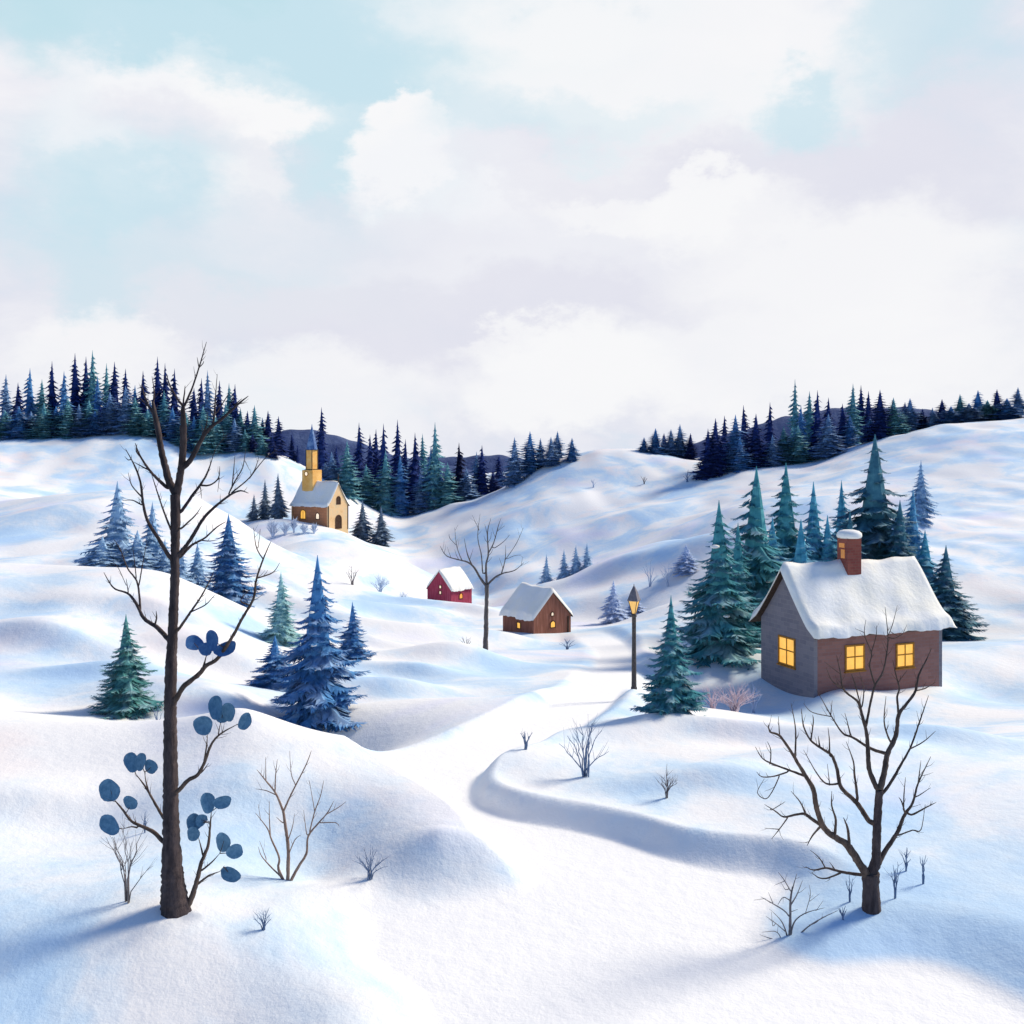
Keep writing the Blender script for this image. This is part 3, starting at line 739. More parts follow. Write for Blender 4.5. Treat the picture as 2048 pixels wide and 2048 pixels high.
# --- tall bare tree on the left with a few round blue leaves
o = at(350, 22); o.z -= 0.02
tall = empty('bare_tree', o, 'tall dark bare tree with a few round blue leaves on its low twigs', 'tree')
S = Skel(22, o, 11, 10)
mb = MB()
S.limb(mb, [(353, 1846), (350, 1815), (346, 1765), (343, 1690), (341, 1547), (341, 1380), (345, 1268), (349, 1180), (350, 1121), (351, 1050), (350, 988)], 33, 9, True, [36, 29, 23.5, 17.5, 14.2, 12, 9.8, 9.0, 8.6, 9.2, 10.0])
rb = random.Random(4)
for (bx, dyy) in ((318, -0.05), (383, 0.03), (336, -0.3), (366, -0.28)):
    S.limb(mb, [(352 + (bx - 352) * 0.3, 1795), (352 + (bx - 352) * 0.75, 1826), (bx, 1846)], 13, 6, True)
mb.build('trunk', BARK, tall, True)
def leaf_mesh(seed):
    rg = random.Random(seed); b = MB()
    n = 18; rings = [0.0, 0.45, 0.8, 1.0]
    vs = []; fs = []
    ph = rg.uniform(0, 6.28); notch = rg.uniform(0.0, 0.10)
    for side in (1, -1):
        for q in rings:
            for k in range(n):
                a = 2 * math.pi * k / n
                rad = q * (1 + 0.05 * math.sin(3 * a + ph) + 0.03 * math.sin(5 * a) - notch * math.exp(-((a - math.pi / 2) / 0.35) ** 2))
                cup = 0.20 * q * q + 0.05 * math.sin(2 * a + ph) * q
                th = 0.05 * (1 - q ** 4) * side
                vs.append((rad * math.cos(a), -cup + th, rad * math.sin(a)))
    m = len(rings)
    for s in range(2):
        o_ = s * m * n
        for i in range(m - 1):
            for k in range(n):
                k2 = (k + 1) % n
                q = (o_ + i * n + k, o_ + i * n + k2, o_ + (i + 1) * n + k2, o_ + (i + 1) * n + k)
                fs.append(q if s else tuple(reversed(q)))
    b.add(vs, fs)
    return b
LEAVES = [leaf_mesh(s).mesh('leaf', LEAF, True) for s in range(5)]
def leaf(sk, parent, cx, cy, a, b, rot, mat=None, back=0.0):
    best = min(sk.done, key=lambda d: (d[0] - cx) ** 2 + (d[1] - cy) ** 2)
    dy = best[2] + back
    l = bpy.data.objects.new('leaf', sk.rg.choice(LEAVES)); COL.objects.link(l)
    l.parent = parent
    l.location = sk.w(cx, cy, dy)
    s = (sk.Y0 + dy) / FPX
    l.scale = (a * s, (a + b) / 2 * s, b * s)
    l.rotation_euler = (sk.rg.uniform(-0.35, 0.35), R(rot), sk.rg.uniform(-0.45, 0.45))
    if mat:
        l.material_slots[0].link = 'OBJECT'; l.material_slots[0].material = mat
    return l
def limbgroup(sk, parent, limbs, mat, leaves=(), lm=None):
    """first limb is the branch, the rest its twigs"""
    mb = MB()
    for pts, r0, r1 in limbs: sk.limb(mb, pts, r0, r1)
    for q in leaves:      # leaf stalks
        bs_ = min(sk.done, key=lambda d: (d[0] - q[0]) ** 2 + (d[1] - q[1]) ** 2)
        p_, r_ = sk.w(bs_[0], bs_[1], bs_[2]), sk.w(q[0], q[1], bs_[2])
        mb.tube([p_, (p_ + r_) / 2 + Vector((0, 0, -0.02)), r_], [0.011, 0.009, 0.006], 5)
    o = mb.build('branch', mat, parent, True)
    for q in leaves: leaf(sk, o, *q, mat=lm, back=sk.rg.uniform(-0.12, 0.06))
    return o
limbgroup(S, tall, [(A((690,1180),(640,1090),(605,960),(580,850),(560,720),(535,600),(520,510)), 9, 4.5), (A((532,600),(490,540),(455,450),(445,390)), 3.5, 0.8), (A((500,555),(440,500),(420,470)), 2, .7), (A((524,530),(530,440),(515,330)), 3, 0.8),
  (A((630,1130),(560,1070),(495,1000),(430,900),(395,810)), 4.6, 1.2), (A((500,1005),(440,975),(385,945)), 2.2, 0.8), (A((440,915),(405,870),(408,815)), 2, 0.7)], BARK)
limbgroup(S, tall, [(A((690,1180),(715,1050),(735,900),(740,700),(737,540)), 9.5, 6.5), (A((735,540),(695,490),(645,400),(620,320)), 4.4, 0.9), (A((748,540),(780,470),(812,390),(848,280),(875,190),(905,85)), 5, 0.9), (A((852,270),(845,235),(838,195)), 2, .7), (A((856,265),(880,240),(885,222)), 2, .7), (A((740,520),(748,450),(752,398)), 4, 1)], BARK)
limbgroup(S, tall, [(A((738,985),(800,915),(860,800),(920,710),(1010,640),(1100,560),(1150,515),(1205,472)), 6.5, 1.2), (A((880,745),(905,680),(910,592)), 3, 0.8), (A((950,675),(962,600),(968,500),(982,315)), 3.4, 0.8), (A((978,590),(1030,510),(1078,430)), 2.2, 0.8), (A((1100,560),(1125,520),(1160,490)), 2, .7)], BARK)
limbgroup(S, tall, [(A((722,1300),(800,1190),(880,1080),(920,1000),(955,890)), 4.6, 1.0), (A((860,1110),(930,1110),(990,1060),(1000,975)), 2.4, 0.8), (A((997,1060),(985,1160)), 1.6, .7), (A((862,1130),(870,1205)), 1.5, .7), (A((952,900),(985,830),(1060,740)), 1.4, .7)], BARK)
limbgroup(S, tall, [(A((712,1600),(790,1500),(880,1355),(960,1270),(1075,1180),(1150,1150),(1205,1168)), 5.0, 1.1), (A((1065,1172),(1110,1080),(1165,980),(1185,850)), 2.6, 0.8), (A((1085,1165),(1200,1070),(1250,1000),(1280,910)), 2.6, 0.8), (A((1212,1062),(1280,970),(1340,905),(1440,840)), 1.8, 0.7), (A((1088,1120),(1100,1000),(1110,890)), 2.2, 0.7), (A((1182,940),(1215,1005)), 1.6, .7)], BARK)
limbgroup(S, tall, [(A((715,1625),(800,1540),(890,1490),(980,1410),(1045,1370)), 4.2, 0.9), (A((868,1505),(930,1510),(990,1500)), 1.8, 0.7)], BARK)
limbgroup(S, tall, [(A((722,1420),(780,1370),(830,1320),(870,1260)), 2.8, 0.7)], BARK_R)
limbgroup(S, tall, [(A((660,1445),(600,1300),(550,1150),(505,1010)), 2.8, 0.8)], BARK_R)
limbgroup(S, tall, [(A((645,1630),(560,1490),(490,1380),(455,1260),(430,1080),(385,960),(325,850)), 5.0, 1.0), (A((438,1190),(370,1110),(345,1020)), 2, 0.7), (A((440,1250),(375,1218),(305,1220)), 2, 0.7), (A((345,930),(320,905)), 1.4, .7)], BARK)
limbgroup(S, tall, [(B1((635,640),(560,560),(460,490),(400,380),(340,310),(240,270),(170,160)), 6, 1.0), (B1((532,540),(548,490),(545,435)), 3.2, 1.0), (B1((430,430),(425,330),(405,220),(340,130),(290,0),(240,-80)), 3.8, 0.8), (B1((422,250),(445,120),(480,-70)), 2.6, 0.8), (B1((345,300),(330,205)), 2, .7), (B1((330,250),(275,130),(240,90)), 1.8, .7), (B1((402,200),(392,100),(375,-40)), 1.8, .7)], BARK)
limbgroup(S, tall, [(B1((698,575),(780,460),(880,310),(960,150)), 4.2, 0.9), (B1((800,440),(900,390),(965,320)), 2.6, 0.8)], BARK_R)
limbgroup(S, tall, [(B1((678,1080),(740,980),(850,890),(905,825),(985,775),(1090,620),(1160,490),(1240,350),(1260,220),(1305,80),(1365,-60)), 6.2, 1.2), (B1((880,855),(905,750)), 2.8, 1.2), (B1((1310,65),(1262,-20),(1242,-160)), 2.4, 0.8), (B1((1275,-20),(1290,-150)), 1.6, .7), (B1((1275,200),(1380,160),(1430,90)), 2.2, 0.8), (B1((1150,360),(1225,275)), 1.6, .7)], BARK_R,
  [(B1((815,665))[0][0], B1((815,665))[0][1], 18, 15, 20), (*B1((955,640))[0], 16, 23, 10), (*B1((1040,705))[0], 23, 14, -22), (*B1((900,705))[0], 14, 14, 0)], LEAF_D)
limbgroup(S, tall, [(B1((700,1725),(770,1650),(840,1610),(895,1510),(935,1400),(1000,1320),(1120,1250)), 5.6, 1.3), (B1((890,1505),(905,1410),(912,1320)), 2.6, 1.0), (B1((990,1320),(1005,1240)), 2.4, 1.1), (B1((840,1610),(880,1580),(920,1525)), 2, .8)], BARK_R,
  [(*B1((975,1125))[0], 15, 25, -12), (*B1((1070,1150))[0], 15, 22, 14), (*B1((1020,1180))[0], 16, 15, 0), (*B1((885,1250))[0], 20, 20, 0), (*B1((1185,1225))[0], 13, 19, 28)])
limbgroup(S, tall, [(B1((605,1925),(535,1810),(465,1690),(400,1605)), 4.0, 1.2), (B1((500,1750),(475,1670),(462,1590)), 2.6, 1.0)], BARK_R,
  [(*B1((370,1515))[0], 14, 21, -18), (*B1((435,1510))[0], 10, 19, 8), (*B1((515,1545))[0], 15, 15, 22)])
limbgroup(S, tall, [(B2((606,665),(530,590),(440,545),(370,510),(300,420),(240,350)), 5.6, 1.4), (B2((405,555),(370,548),(305,565)), 2.2, 1.0), (B2((330,450),(360,400)), 1.4, .8)], BARK_R,
  [(*B2((220,285))[0], 24, 23, 0), (*B2((368,370))[0], 16, 16, 0), (*B2((220,535))[0], 26, 18, 22)])
limbgroup(S, tall, [(B2((765,1120),(800,1050),(835,940),(870,800),(915,690),(930,560),(940,440)), 8, 1.3), (B2((880,755),(865,690),(848,630)), 2.6, 1.0), (B2((868,862),(940,805),(1000,740)), 2.8, 1.0), (B2((848,955),(920,900),(1005,868)), 3.4, 1.2), (B2((1000,868),(1035,825)), 1.2, .7)], BARK_R,
  [(*B2((915,375))[0], 14, 21, -8), (*B2((1020,370))[0], 19, 13, -14), (*B2((820,515))[0], 16, 17, 0), (*B2((815,595))[0], 13, 16, 8), (*B2((868,500))[0], 11, 13, 30), (*B2((1030,650))[0], 15, 25, 6), (*B2((1110,720))[0], 18, 15, -30), (*B2((1085,890))[0], 25, 14, 6)])

# --- spreading bare tree on the right
o = at(1745, 22.5); o.z -= 0.02
tr = empty('bare_tree', o, 'spreading dark bare tree in front of the cottage', 'tree')
S = Skel(22.5, o, 23, 10)
mb = MB()
S.limb(mb, D((1410,1750),(1408,1700),(1405,1600),(1402,1480),(1400,1380)), 18, 16, True, [21, 19.5, 17.5, 16.8, 17.5])
S.limb(mb, D((1400,1400),(1436,1300),(1442,1150),(1448,1000),(1462,790)), 10, 7, True, [11.5, 10, 8.5, 8.2, 7.5])
for bx in (1730, 1762): S.limb(mb, [(1745 + (bx - 1745) * 0.4, 1822), (bx, 1850)], 8, 6, True)
mb.build('trunk', BARK, tr, True)
limbgroup(S, tr, [(D((1375,1400),(1320,1310),(1260,1220),(1215,1165),(1120,1110),(1055,1040),(1010,900),(990,780),(930,680),(870,580),(835,520),(750,400),(680,370),(668,320)), 9.5, 1.3), (D((1060,1050),(965,985),(930,958),(870,962),(780,980),(720,940),(640,890)), 4.4, 0.9), (D((935,965),(900,880),(830,795)), 2.8, 0.9), (D((1025,1065),(980,1120),(945,1185)), 2.8, 1.0), (D((805,985),(745,1070),(690,1138)), 2.4, 0.8), (D((742,1068),(640,1060)), 1.6, 0.7), (D((1142,1110),(1150,1000),(1122,900),(1122,795)), 4, 0.8), (D((1245,1165),(1235,1060),(1205,985)), 5, 1.2), (D((935,688),(830,650),(700,600),(625,560),(575,478)), 3.2, 0.8), (D((800,660),(700,690),(620,692),(585,658)), 2.8, 0.8), (D((745,690),(700,790),(650,850),(590,805),(640,705)), 2.2, 0.7), (D((682,600),(685,500),(660,440)), 2, .8), (D((860,530),(862,350),(830,165)), 2.8, 0.7), (D((748,392),(740,260)), 2, .7), (D((690,930),(750,895),(790,870)), 1.5, .7)], BARK_R)
limbgroup(S, tr, [(D((1435,1020),(1390,1010),(1300,880),(1190,770),(1160,640),(1120,540),(1050,490),(970,430),(920,330),(905,205)), 6.6, 1.0), (D((1165,742),(1080,740),(1010,660),(920,500)), 3, 0.8), (D((1105,740),(1090,600)), 2.2, .8), (D((1108,540),(1105,430),(1095,340)), 2.4, .8), (D((972,430),(990,300),(985,250)), 2.2, .8), (D((1305,855),(1285,680),(1275,580),(1225,440)), 4, 0.8), (D((1035,475),(1025,400)), 2, .8)], BARK_R)
limbgroup(S, tr, [(D((1455,790),(1392,650),(1380,500),(1370,380))+E((1245,1480),(1215,1400),(1110,1310),(1085,1180),(1055,1045)), 6.2, 0.9), (E((1110,1310),(1020,1240),(975,1140)), 2.2, .7), (E((1085,1190),(960,1095)), 1.8, .7), (E((1240,1430),(1195,1260),(1170,1190)), 2.4, .7), (E((1252,1440),(1265,1310),(1230,1170)), 2.2, .7), (E((1283,1590),(1320,1400),(1352,1280),(1410,1180),(1440,1050),(1452,900),(1430,670)), 4.2, 0.8), (E((1352,1275),(1312,1130),(1325,1030),(1272,890),(1282,770)), 3, 0.7), (E((1322,1030),(1360,900),(1365,815)), 2, .7), (E((1455,890),(1490,800),(1525,660)), 2.2, .7), (E((1548,895),(1600,808)), 1.2, .6), (E((1270,870),(1200,840)), 1.4, .6), (E((1452,905),(1500,915),(1550,890)), 1.6, .7)], BARK_R)
limbgroup(S, tr, [(D((1465,790),(1500,650),(1520,530),(1580,400),(1600,250),(1650,180),(1720,80))+E((1690,1200),(1740,1100),(1790,990)), 6.6, 0.9), (D((1600,240),(1590,120))+E((1540,1300),(1510,1180),(1490,1080)), 3.2, 0.8), (E((1535,1250),(1600,1160)), 1.8, .7), (D((1715,78),(1790,60),(1865,15)), 2.2, .8), (D((1535,430),(1497,300),(1510,115)), 2.8, 0.8), (D((1505,525),(1400,490),(1270,410),(1200,380),(1120,260),(1015,75)), 4.4, 0.8), (D((1255,400),(1240,330),(1215,235)), 2.4, .8), (D((1110,260),(980,230),(920,168)), 2.2, .7), (D((1115,245),(1125,145)), 2, .7), (E((1662,1315),(1665,1240)), 1.6, .7)], BARK_R)
limbgroup(S, tr, [(D((1475,820),(1540,740),(1620,600),(1690,470),(1760,270),(1815,110)), 4.4, 0.9), (D((1688,490),(1780,440),(1865,365)), 2.6, 0.8)], BARK_R)
limbgroup(S, tr, [(D((1450,1320),(1500,1230),(1590,1090),(1640,970),(1700,880),(1740,740),(1830,548)), 7, 1.0), (D((1648,960),(1622,870),(1600,838)), 2.8, .8), (D((1635,930),(1640,800),(1650,695)), 2.6, .7), (D((1690,965),(1800,910),(1870,875)), 2.8, .8), (D((1740,740),(1760,575)), 2, .7), (D((1600,1110),(1700,1075),(1760,1070),(1790,890)), 1.8, .7), (D((1738,830),(1830,770)), 1.8, .7)], BARK_R)
limbgroup(S, tr, [(D((1360,1395),(1230,1380),(1140,1360),(1080,1345),(990,1360),(935,1335)), 4.4, 0.9), (D((1185,1380),(1080,1420),(1020,1410),(980,1378)), 2.4, .8), (D((1075,1342),(1030,1270),(968,1218)), 2.2, .8), (D((1140,1350),(1105,1302)), 1.8, .8)], BARK_R)

# --- slim bare tree in the middle distance
YS = 76
o = at(971, YS)
tm = empty('bare_tree', o, 'slim grey bare tree standing between the red barn and the brown cabin', 'tree')
S = Skel(YS, o, 5, 7)
mb = MB()
S.limb(mb, Z2((1470,1920),(1471,1800),(1475,1650),(1478,1500),(1480,1390)), 6, 4, True, [6.4, 5.2, 4.6, 4.0, 4.2])
mb.build('trunk', BARK_G, tm, True)
limbgroup(S, tm, [(Z2((1478,1405),(1430,1340),(1390,1270),(1340,1230),(1280,1215),(1190,1185),(1145,1115)), 2.8, 0.6), (Z2((1300,1215),(1265,1120),(1250,985)), 1.6, .5), (Z2((1262,1110),(1215,1060),(1210,1030)), 1.2, .5), (Z2((1372,1250),(1340,1170),(1318,1060)), 1.6, .5), (Z2((1255,1000),(1275,965)), 1, .45)], BARK_G)
limbgroup(S, tm, [(Z2((1480,1395),(1474,1260),(1490,1170),(1485,1020),(1510,915)), 2.6, 0.6), (Z2((1452,1310),(1440,1180),(1415,1050),(1432,885)), 1.8, .5), (Z2((1425,1000),(1375,895)), 1.2, .45), (Z2((1490,1170),(1530,1090),(1560,980),(1582,915)), 1.8, .5), (Z2((1535,1130),(1600,1085),(1645,1035)), 1.1, .45), (Z2((1555,1010),(1610,970)), .9, .4), (Z2((1485,1040),(1465,960)), .9, .4)], BARK_G)
limbgroup(S, tm, [(Z2((1482,1395),(1540,1340),(1600,1310),(1680,1290),(1745,1235)), 2.8, 0.6), (Z2((1582,1320),(1610,1220),(1615,1110)), 1.6, .5), (Z2((1615,1210),(1690,1100),(1742,985)), 1.6, .5), (Z2((1630,1205),(1680,1185),(1725,1180)), 1.1, .45), (Z2((1728,1245),(1736,1195)), .9, .45)], BARK_G)

# ------------------------------------------------------------------ shrubs
def traced_shrub(name, label, px, Y, limbs, mat, seed, cat='shrub', k=0.6, n=6):
    o = at(px, Y); o.z -= 0.01
    t = empty(name, o, label, cat)
    S = Skel(Y, o, seed, n, k)
    for i, g in enumerate(limbs):
        mb = MB()
        for j, (pts, r0, r1) in enumerate(g): S.limb(mb, pts, r0, r1, root=(j == 0))
        mb.build('stem', mat, t, True)
    return t
traced_shrub('bare_shrub', 'tall tan bare shrub on the left spur beside the tall tree', 572, 24.6, [
 [(B2((1485,975),(1490,720),(1472,560),(1455,440)), 3.2, 2.2), (B2((1455,440),(1400,310),(1330,220),(1265,140)), 2, .6), (B2((1395,300),(1400,180),(1412,65)), 1.4, .5), (B2((1330,220),(1328,50)), 1.2, .5), (B2((1460,430),(1500,340),(1550,240),(1620,100),(1655,5)), 2.4, .6), (B2((1540,245),(1512,170),(1500,5)), 1.3, .5), (B2((1400,320),(1330,290),(1255,278)), 1.2, .5), (B2((1495,740),(1540,640),(1582,608)), 1.2, .5), (B2((1490,640),(1520,550),(1535,455)), 1.2, .5), (B2((1450,520),(1405,480)), 1.2, .6)],
 [(B2((1475,970),(1420,850),(1425,770),(1370,640),(1340,560),(1255,450)), 2.6, .6), (B2((1362,620),(1355,480),(1355,365)), 1.5, .5), (B2((1292,500),(1275,388)), 1.2, .5), (B2((1428,860),(1418,790)), 1.2, .5)],
 [(B2((1490,972),(1560,840),(1620,740),(1632,620),(1700,530),(1770,450),(1815,365)), 2.6, .6), (B2((1645,580),(1680,440),(1720,330),(1745,215)), 1.6, .5), (B2((1680,440),(1640,215)), 1.3, .5), (B2((1720,520),(1830,520),(1855,548)), 1.3, .5), (B2((1622,600),(1600,430)), 1.2, .5), (B2((1760,462),(1850,410),(1905,368)), 1.1, .5)],
 [(B2((1470,968),(1450,920),(1370,840),(1300,760),(1275,690)), 1.8, .5), (B2((1332,780),(1285,650)), 1.1, .5)]], TWIG_TAN, 31)
traced_shrub('bare_shrub', 'wide grey bare bush in the lower right beside the road', 1580, 22.0, [
 [(D((820,1895),(825,1700),(826,1580),(842,1480)), 2.4, 1.2), (D((824,1700),(780,1650),(700,1600),(615,1552)), 1.4, .5), (D((824,1615),(870,1540),(912,1435)), 1.3, .5), (D((828,1510),(780,1430),(738,1375)), 1.2, .5), (D((842,1490),(872,1385)), 1, .5), (D((826,1580),(775,1555),(735,1610)), 1, .45), (D((780,1440),(710,1470)), .8, .4), (D((700,1595),(668,1520)), .9, .4), (D((825,1660),(880,1640)), .8, .4), (D((790,1500),(760,1450)), .8, .4), (D((640,1565),(565,1575)), .7, .4)],
 [(D((818,1890),(770,1740),(690,1650)), 1.4, .5), (D((790,1800),(720,1740),(650,1690)), 1, .45), (D((690,1650),(675,1640)), .6, .4), (D((700,1760),(690,1660)), .8, .4)],
 [(D((822,1892),(870,1840),(960,1760),(1060,1700),(1165,1650)), 1.5, .5), (D((960,1755),(1010,1735),(1060,1690)), .9, .4)],
 [(D((822,1880),(850,1740),(930,1670),(1070,1630)), 1.5, .5), (D((935,1665),(968,1540),(960,1465)), 1, .45), (D((968,1580),(1035,1528)), .8, .4), (D((1010,1650),(1060,1580)), .8, .4)],
 [(D((816,1892),(760,1850),(690,1850),(605,1822)), 1.2, .45), (D((760,1850),(720,1800),(620,1805)), .9, .4)]], TWIG_GREY, 37)
def shrub(px, Y, hpx, wpx, n, mat, label, seed, r=1.3, twig=4, name='bare_shrub', cat='shrub', up=0.6, group=None):
    """many-stemmed shrub: stems fan out, each forks into twigs"""
    rg = random.Random(seed); o = at(px, Y); s = Y / FPX
    mb = MB()
    for i in range(n):
        a = rg.uniform(0, 6.28); sp = (i + 0.5) / n * 2 - 1 + rg.uniform(-0.15, 0.15)
        h = hpx * rg.uniform(0.62, 1.0) * (1 - 0.35 * sp * sp) * s
        dx = sp * wpx * 0.5 * s; dy = math.sin(a) * wpx * 0.4 * s
        base = Vector((rg.uniform(-.06, .06) * wpx * s, rg.uniform(-.06, .06) * wpx * s, -0.04 * hpx * s))
        pts = []
        m = 6
        for k in range(m + 1):
            t = k / m
            pts.append(base + Vector((dx * t ** 1.25, dy * t ** 1.25, h * t ** up if up < 1 else h * t)) + Vector((rg.uniform(-1, 1), rg.uniform(-1, 1), 0)) * 0.02 * hpx * s * (t > 0))
        rad = [r * s * (1 - 0.75 * k / m) for k in range(m + 1)]
        mb.tube(pts, rad, 5)
        for q in range(twig):
            k = rg.randrange(2, m); p = pts[k]
            d = Vector((dx / max(1e-3, abs(dx)) * rg.uniform(-0.3, 0.9), rg.uniform(-.7, .7), rg.uniform(0.5, 1.1))).normalized()
            ln = hpx * s * rg.uniform(0.14, 0.32)
            mb.tube([p, p + d * ln * 0.5 + Vector((rg.uniform(-.03, .03) * ln, 0, 0)), p + d * ln + Vector((0, 0, 0.1 * ln))], [rad[k] * 0.7, rad[k] * 0.5, rad[k] * 0.22], 4)
    ob = mb.build(name, mat, None, True)
    ob.location = o
    tag(ob, label, cat, group)
    return ob
shrub(254, 22.3, 175, 96, 9, TWIG_GREY, 'thin grey bare shrub at the left foot of the tall tree', 1, 1.3)
shrub(527, 21.6, 48, 46, 8, TWIG_BLUE, 'small bluish sprig on the snow right of the tall tree', 2, 1.2, 3)
shrub(741, 24.4, 66, 84, 11, TWIG_BLUE, 'low bluish shrub on the left spur above the road', 3, 1.2)
shrub(1171, 31.6, 125, 96, 10, TWIG_BLUE, 'tallest bluish shrub on the right bank of the road', 4, 1.5)
shrub(1051, 34.0, 52, 30, 7, TWIG_BLUE, 'tuft of short blue stems at the inner bend of the road', 5, 1.5, 1, 'twig_tuft')
shrub(1334, 29.6, 68, 52, 9, TWIG_GREY, 'small grey twiggy shrub on the right snow bank', 6, 1.1)
shrub(705, 118, 44, 30, 6, TWIG_GREY, 'tiny bare shrub on the white hill below the church', 7, 0.9, 3)
shrub(932, 72.5, 42, 26, 7, TWIG_GREY, 'small sprig on the mound left of the road below the slim tree', 8, 0.8, 2)
shrub(1135, 82, 26, 40, 9, TWIG_BLUE, 'low blue grass tuft below the brown cabin', 9, 0.8, 1, 'grass_tuft', 'grass')
shrub(290, 26.5, 58, 16, 5, TWIG_BLUE, 'slender blue sprig behind the grey shrub by the tall tree', 10, 1.0, 1, 'twig_tuft')
shrub(314, 39, 60, 26, 4, TWIG_BLUE, 'short dark twigs between the sea green spruce and the tall trunk', 11, 1.0, 1, 'twig_tuft')
shrub(1790, 22.9, 84, 22, 6, TWIG_BLUE, 'tallest blue stalks close to the right of the spreading tree trunk', 12, 1.4, 1, 'twig_tuft')
shrub(1812, 24.3, 52, 22, 6, TWIG_BLUE, 'second clump of blue stalks right of the spreading tree trunk', 13, 1.4, 1, 'twig_tuft')
shrub(1846, 23.6, 78, 18, 4, TWIG_BLUE, 'blue stalks farthest right of the spreading tree', 14, 1.4, 1, 'twig_tuft')
shrub(1700, 22.9, 70, 18, 4, TWIG_BLUE, 'pale blue stalks just left of the spreading tree trunk', 15, 1.4, 1, 'twig_tuft')
shrub(1686, 22.2, 36, 22, 5, TWIG_BLUE, 'low blue stalks farther left of the spreading tree trunk', 16, 1.3, 1, 'twig_tuft')
shrub(1470, 55.5, 62, 110, 34, TWIG_PINK, 'rounded pinkish bush against the left corner of the cottage', 17, 1.0, 6, 'twig_bush', 'bush')
shrub(1425, 54.0, 46, 60, 16, TWIG_PINK, 'smaller pinkish bush left of the rounded one by the cottage', 18, 0.9, 5, 'twig_bush', 'bush')
shrub(1507, 58.5, 60, 34, 14, TWIG_PALE, 'pale blue bush touching the grey gable wall of the cottage', 19, 1.0, 5, 'twig_bush', 'bush')
shrub(1187, 207, 20, 18, 6, TWIG_PALE, 'leftmost of three faint tufts on the round centre hill', 20, 0.9, 0, 'grass_tuft', 'grass')
shrub(1288, 207, 22, 16, 4, TWIG_GREY, 'middle one of three faint tufts on the round centre hill', 21, 0.8, 1, 'grass_tuft', 'grass')
shrub(1374, 205, 26, 20, 5, TWIG_BLUE, 'rightmost of three faint tufts on the round centre hill', 22, 1.1, 0, 'grass_tuft', 'grass')
for i, (px, Y, h, w, lab) in enumerate(((546, 176, 42, 26, 'rounded pale blue bush on the left end of the row below the church'), (571, 177, 30, 24, 'second pale blue bush from the left below the church'), (588, 178, 34, 14, 'middle pale blue bush of the row below the church'), (608, 178, 22, 20, 'fourth pale blue bush from the left below the church'), (628, 179, 22, 18, 'last pale blue bush on the right of the row below the church'))):
    shrub(px, Y, h, w, 18, TWIG_PALE, lab, 50 + i, 1.2, 5, 'bush', 'bush', 0.6, 'pale bushes below the church')
shrub(760, 124, 40, 46, 16, TWIG_PALE, 'faint pale bush on the white hill left of the red barn', 60, 0.9, 4, 'bush', 'bush')
shrub(806, 130, 36, 44, 16, TWIG_PALE, 'faint pale bush nearest the left wall of the red barn', 61, 0.9, 4, 'bush', 'bush')
shrub(1300, 113, 62, 30, 6, TWIG_PALE, 'tall faint stalks on the slope right of the lamp head', 62, 0.9, 2, 'grass_tuft', 'grass')
shrub(1336, 112, 52, 34, 8, TWIG_PALE, 'shorter faint stalks between the lamp and the teal grove', 63, 0.8, 3, 'grass_tuft', 'grass')
# ------------------------------------------------------------------ buildings
def brick_mat(name, c1, c2, mortar, scale, bw=0.5, rh=0.25, grime=None):
    m, nt, bs = new_mat(name)
    v = coords(nt, 'UV')
    b = nt.nodes.new('ShaderNodeTexBrick')
    b.inputs['Color1'].default_value = (*c1, 1); b.inputs['Color2'].default_value = (*c2, 1)
    b.inputs['Mortar'].default_value = (*mortar, 1)
    b.inputs['Scale'].default_value = scale
    b.inputs['Mortar Size'].default_value = 0.018; b.inputs['Mortar Smooth'].default_value = 0.4
    b.inputs['Brick Width'].default_value = bw; b.inputs['Row Height'].default_value = rh
    d = nt.nodes.new('ShaderNodeVectorMath'); d.operation = 'ADD'
    n = nt.nodes.new('ShaderNodeTexNoise'); n.inputs['Scale'].default_value = 4
    nt.links.new(v, n.inputs['Vector'])
    sc = nt.nodes.new('ShaderNodeVectorMath'); sc.operation = 'SCALE'; sc.inputs['Scale'].default_value = 0.06
    nt.links.new(n.outputs['Color'], sc.inputs[0])
    nt.links.new(v, d.inputs[0]); nt.links.new(sc.outputs[0], d.inputs[1])
    nt.links.new(d.outputs[0], b.inputs['Vector'])
    w = noise(nt, coords(nt), 1.1, 5, 0.6)
    c = mixc(nt, ramp(nt, w, [(0.40, (0, 0, 0)), (0.7, (0.45, 0.45, 0.45))]), b.outputs['Color'], grime or tuple(x * 1.5 for x in c1))
    nt.links.new(c, bs.inputs['Base Color'])
    bs.inputs['Roughness'].default_value = 0.9; bs.inputs['Specular IOR Level'].default_value = 0.15
    bump(nt, bs, noise(nt, coords(nt), 9, 6, 0.65), 0.6, 0.03)
    return m
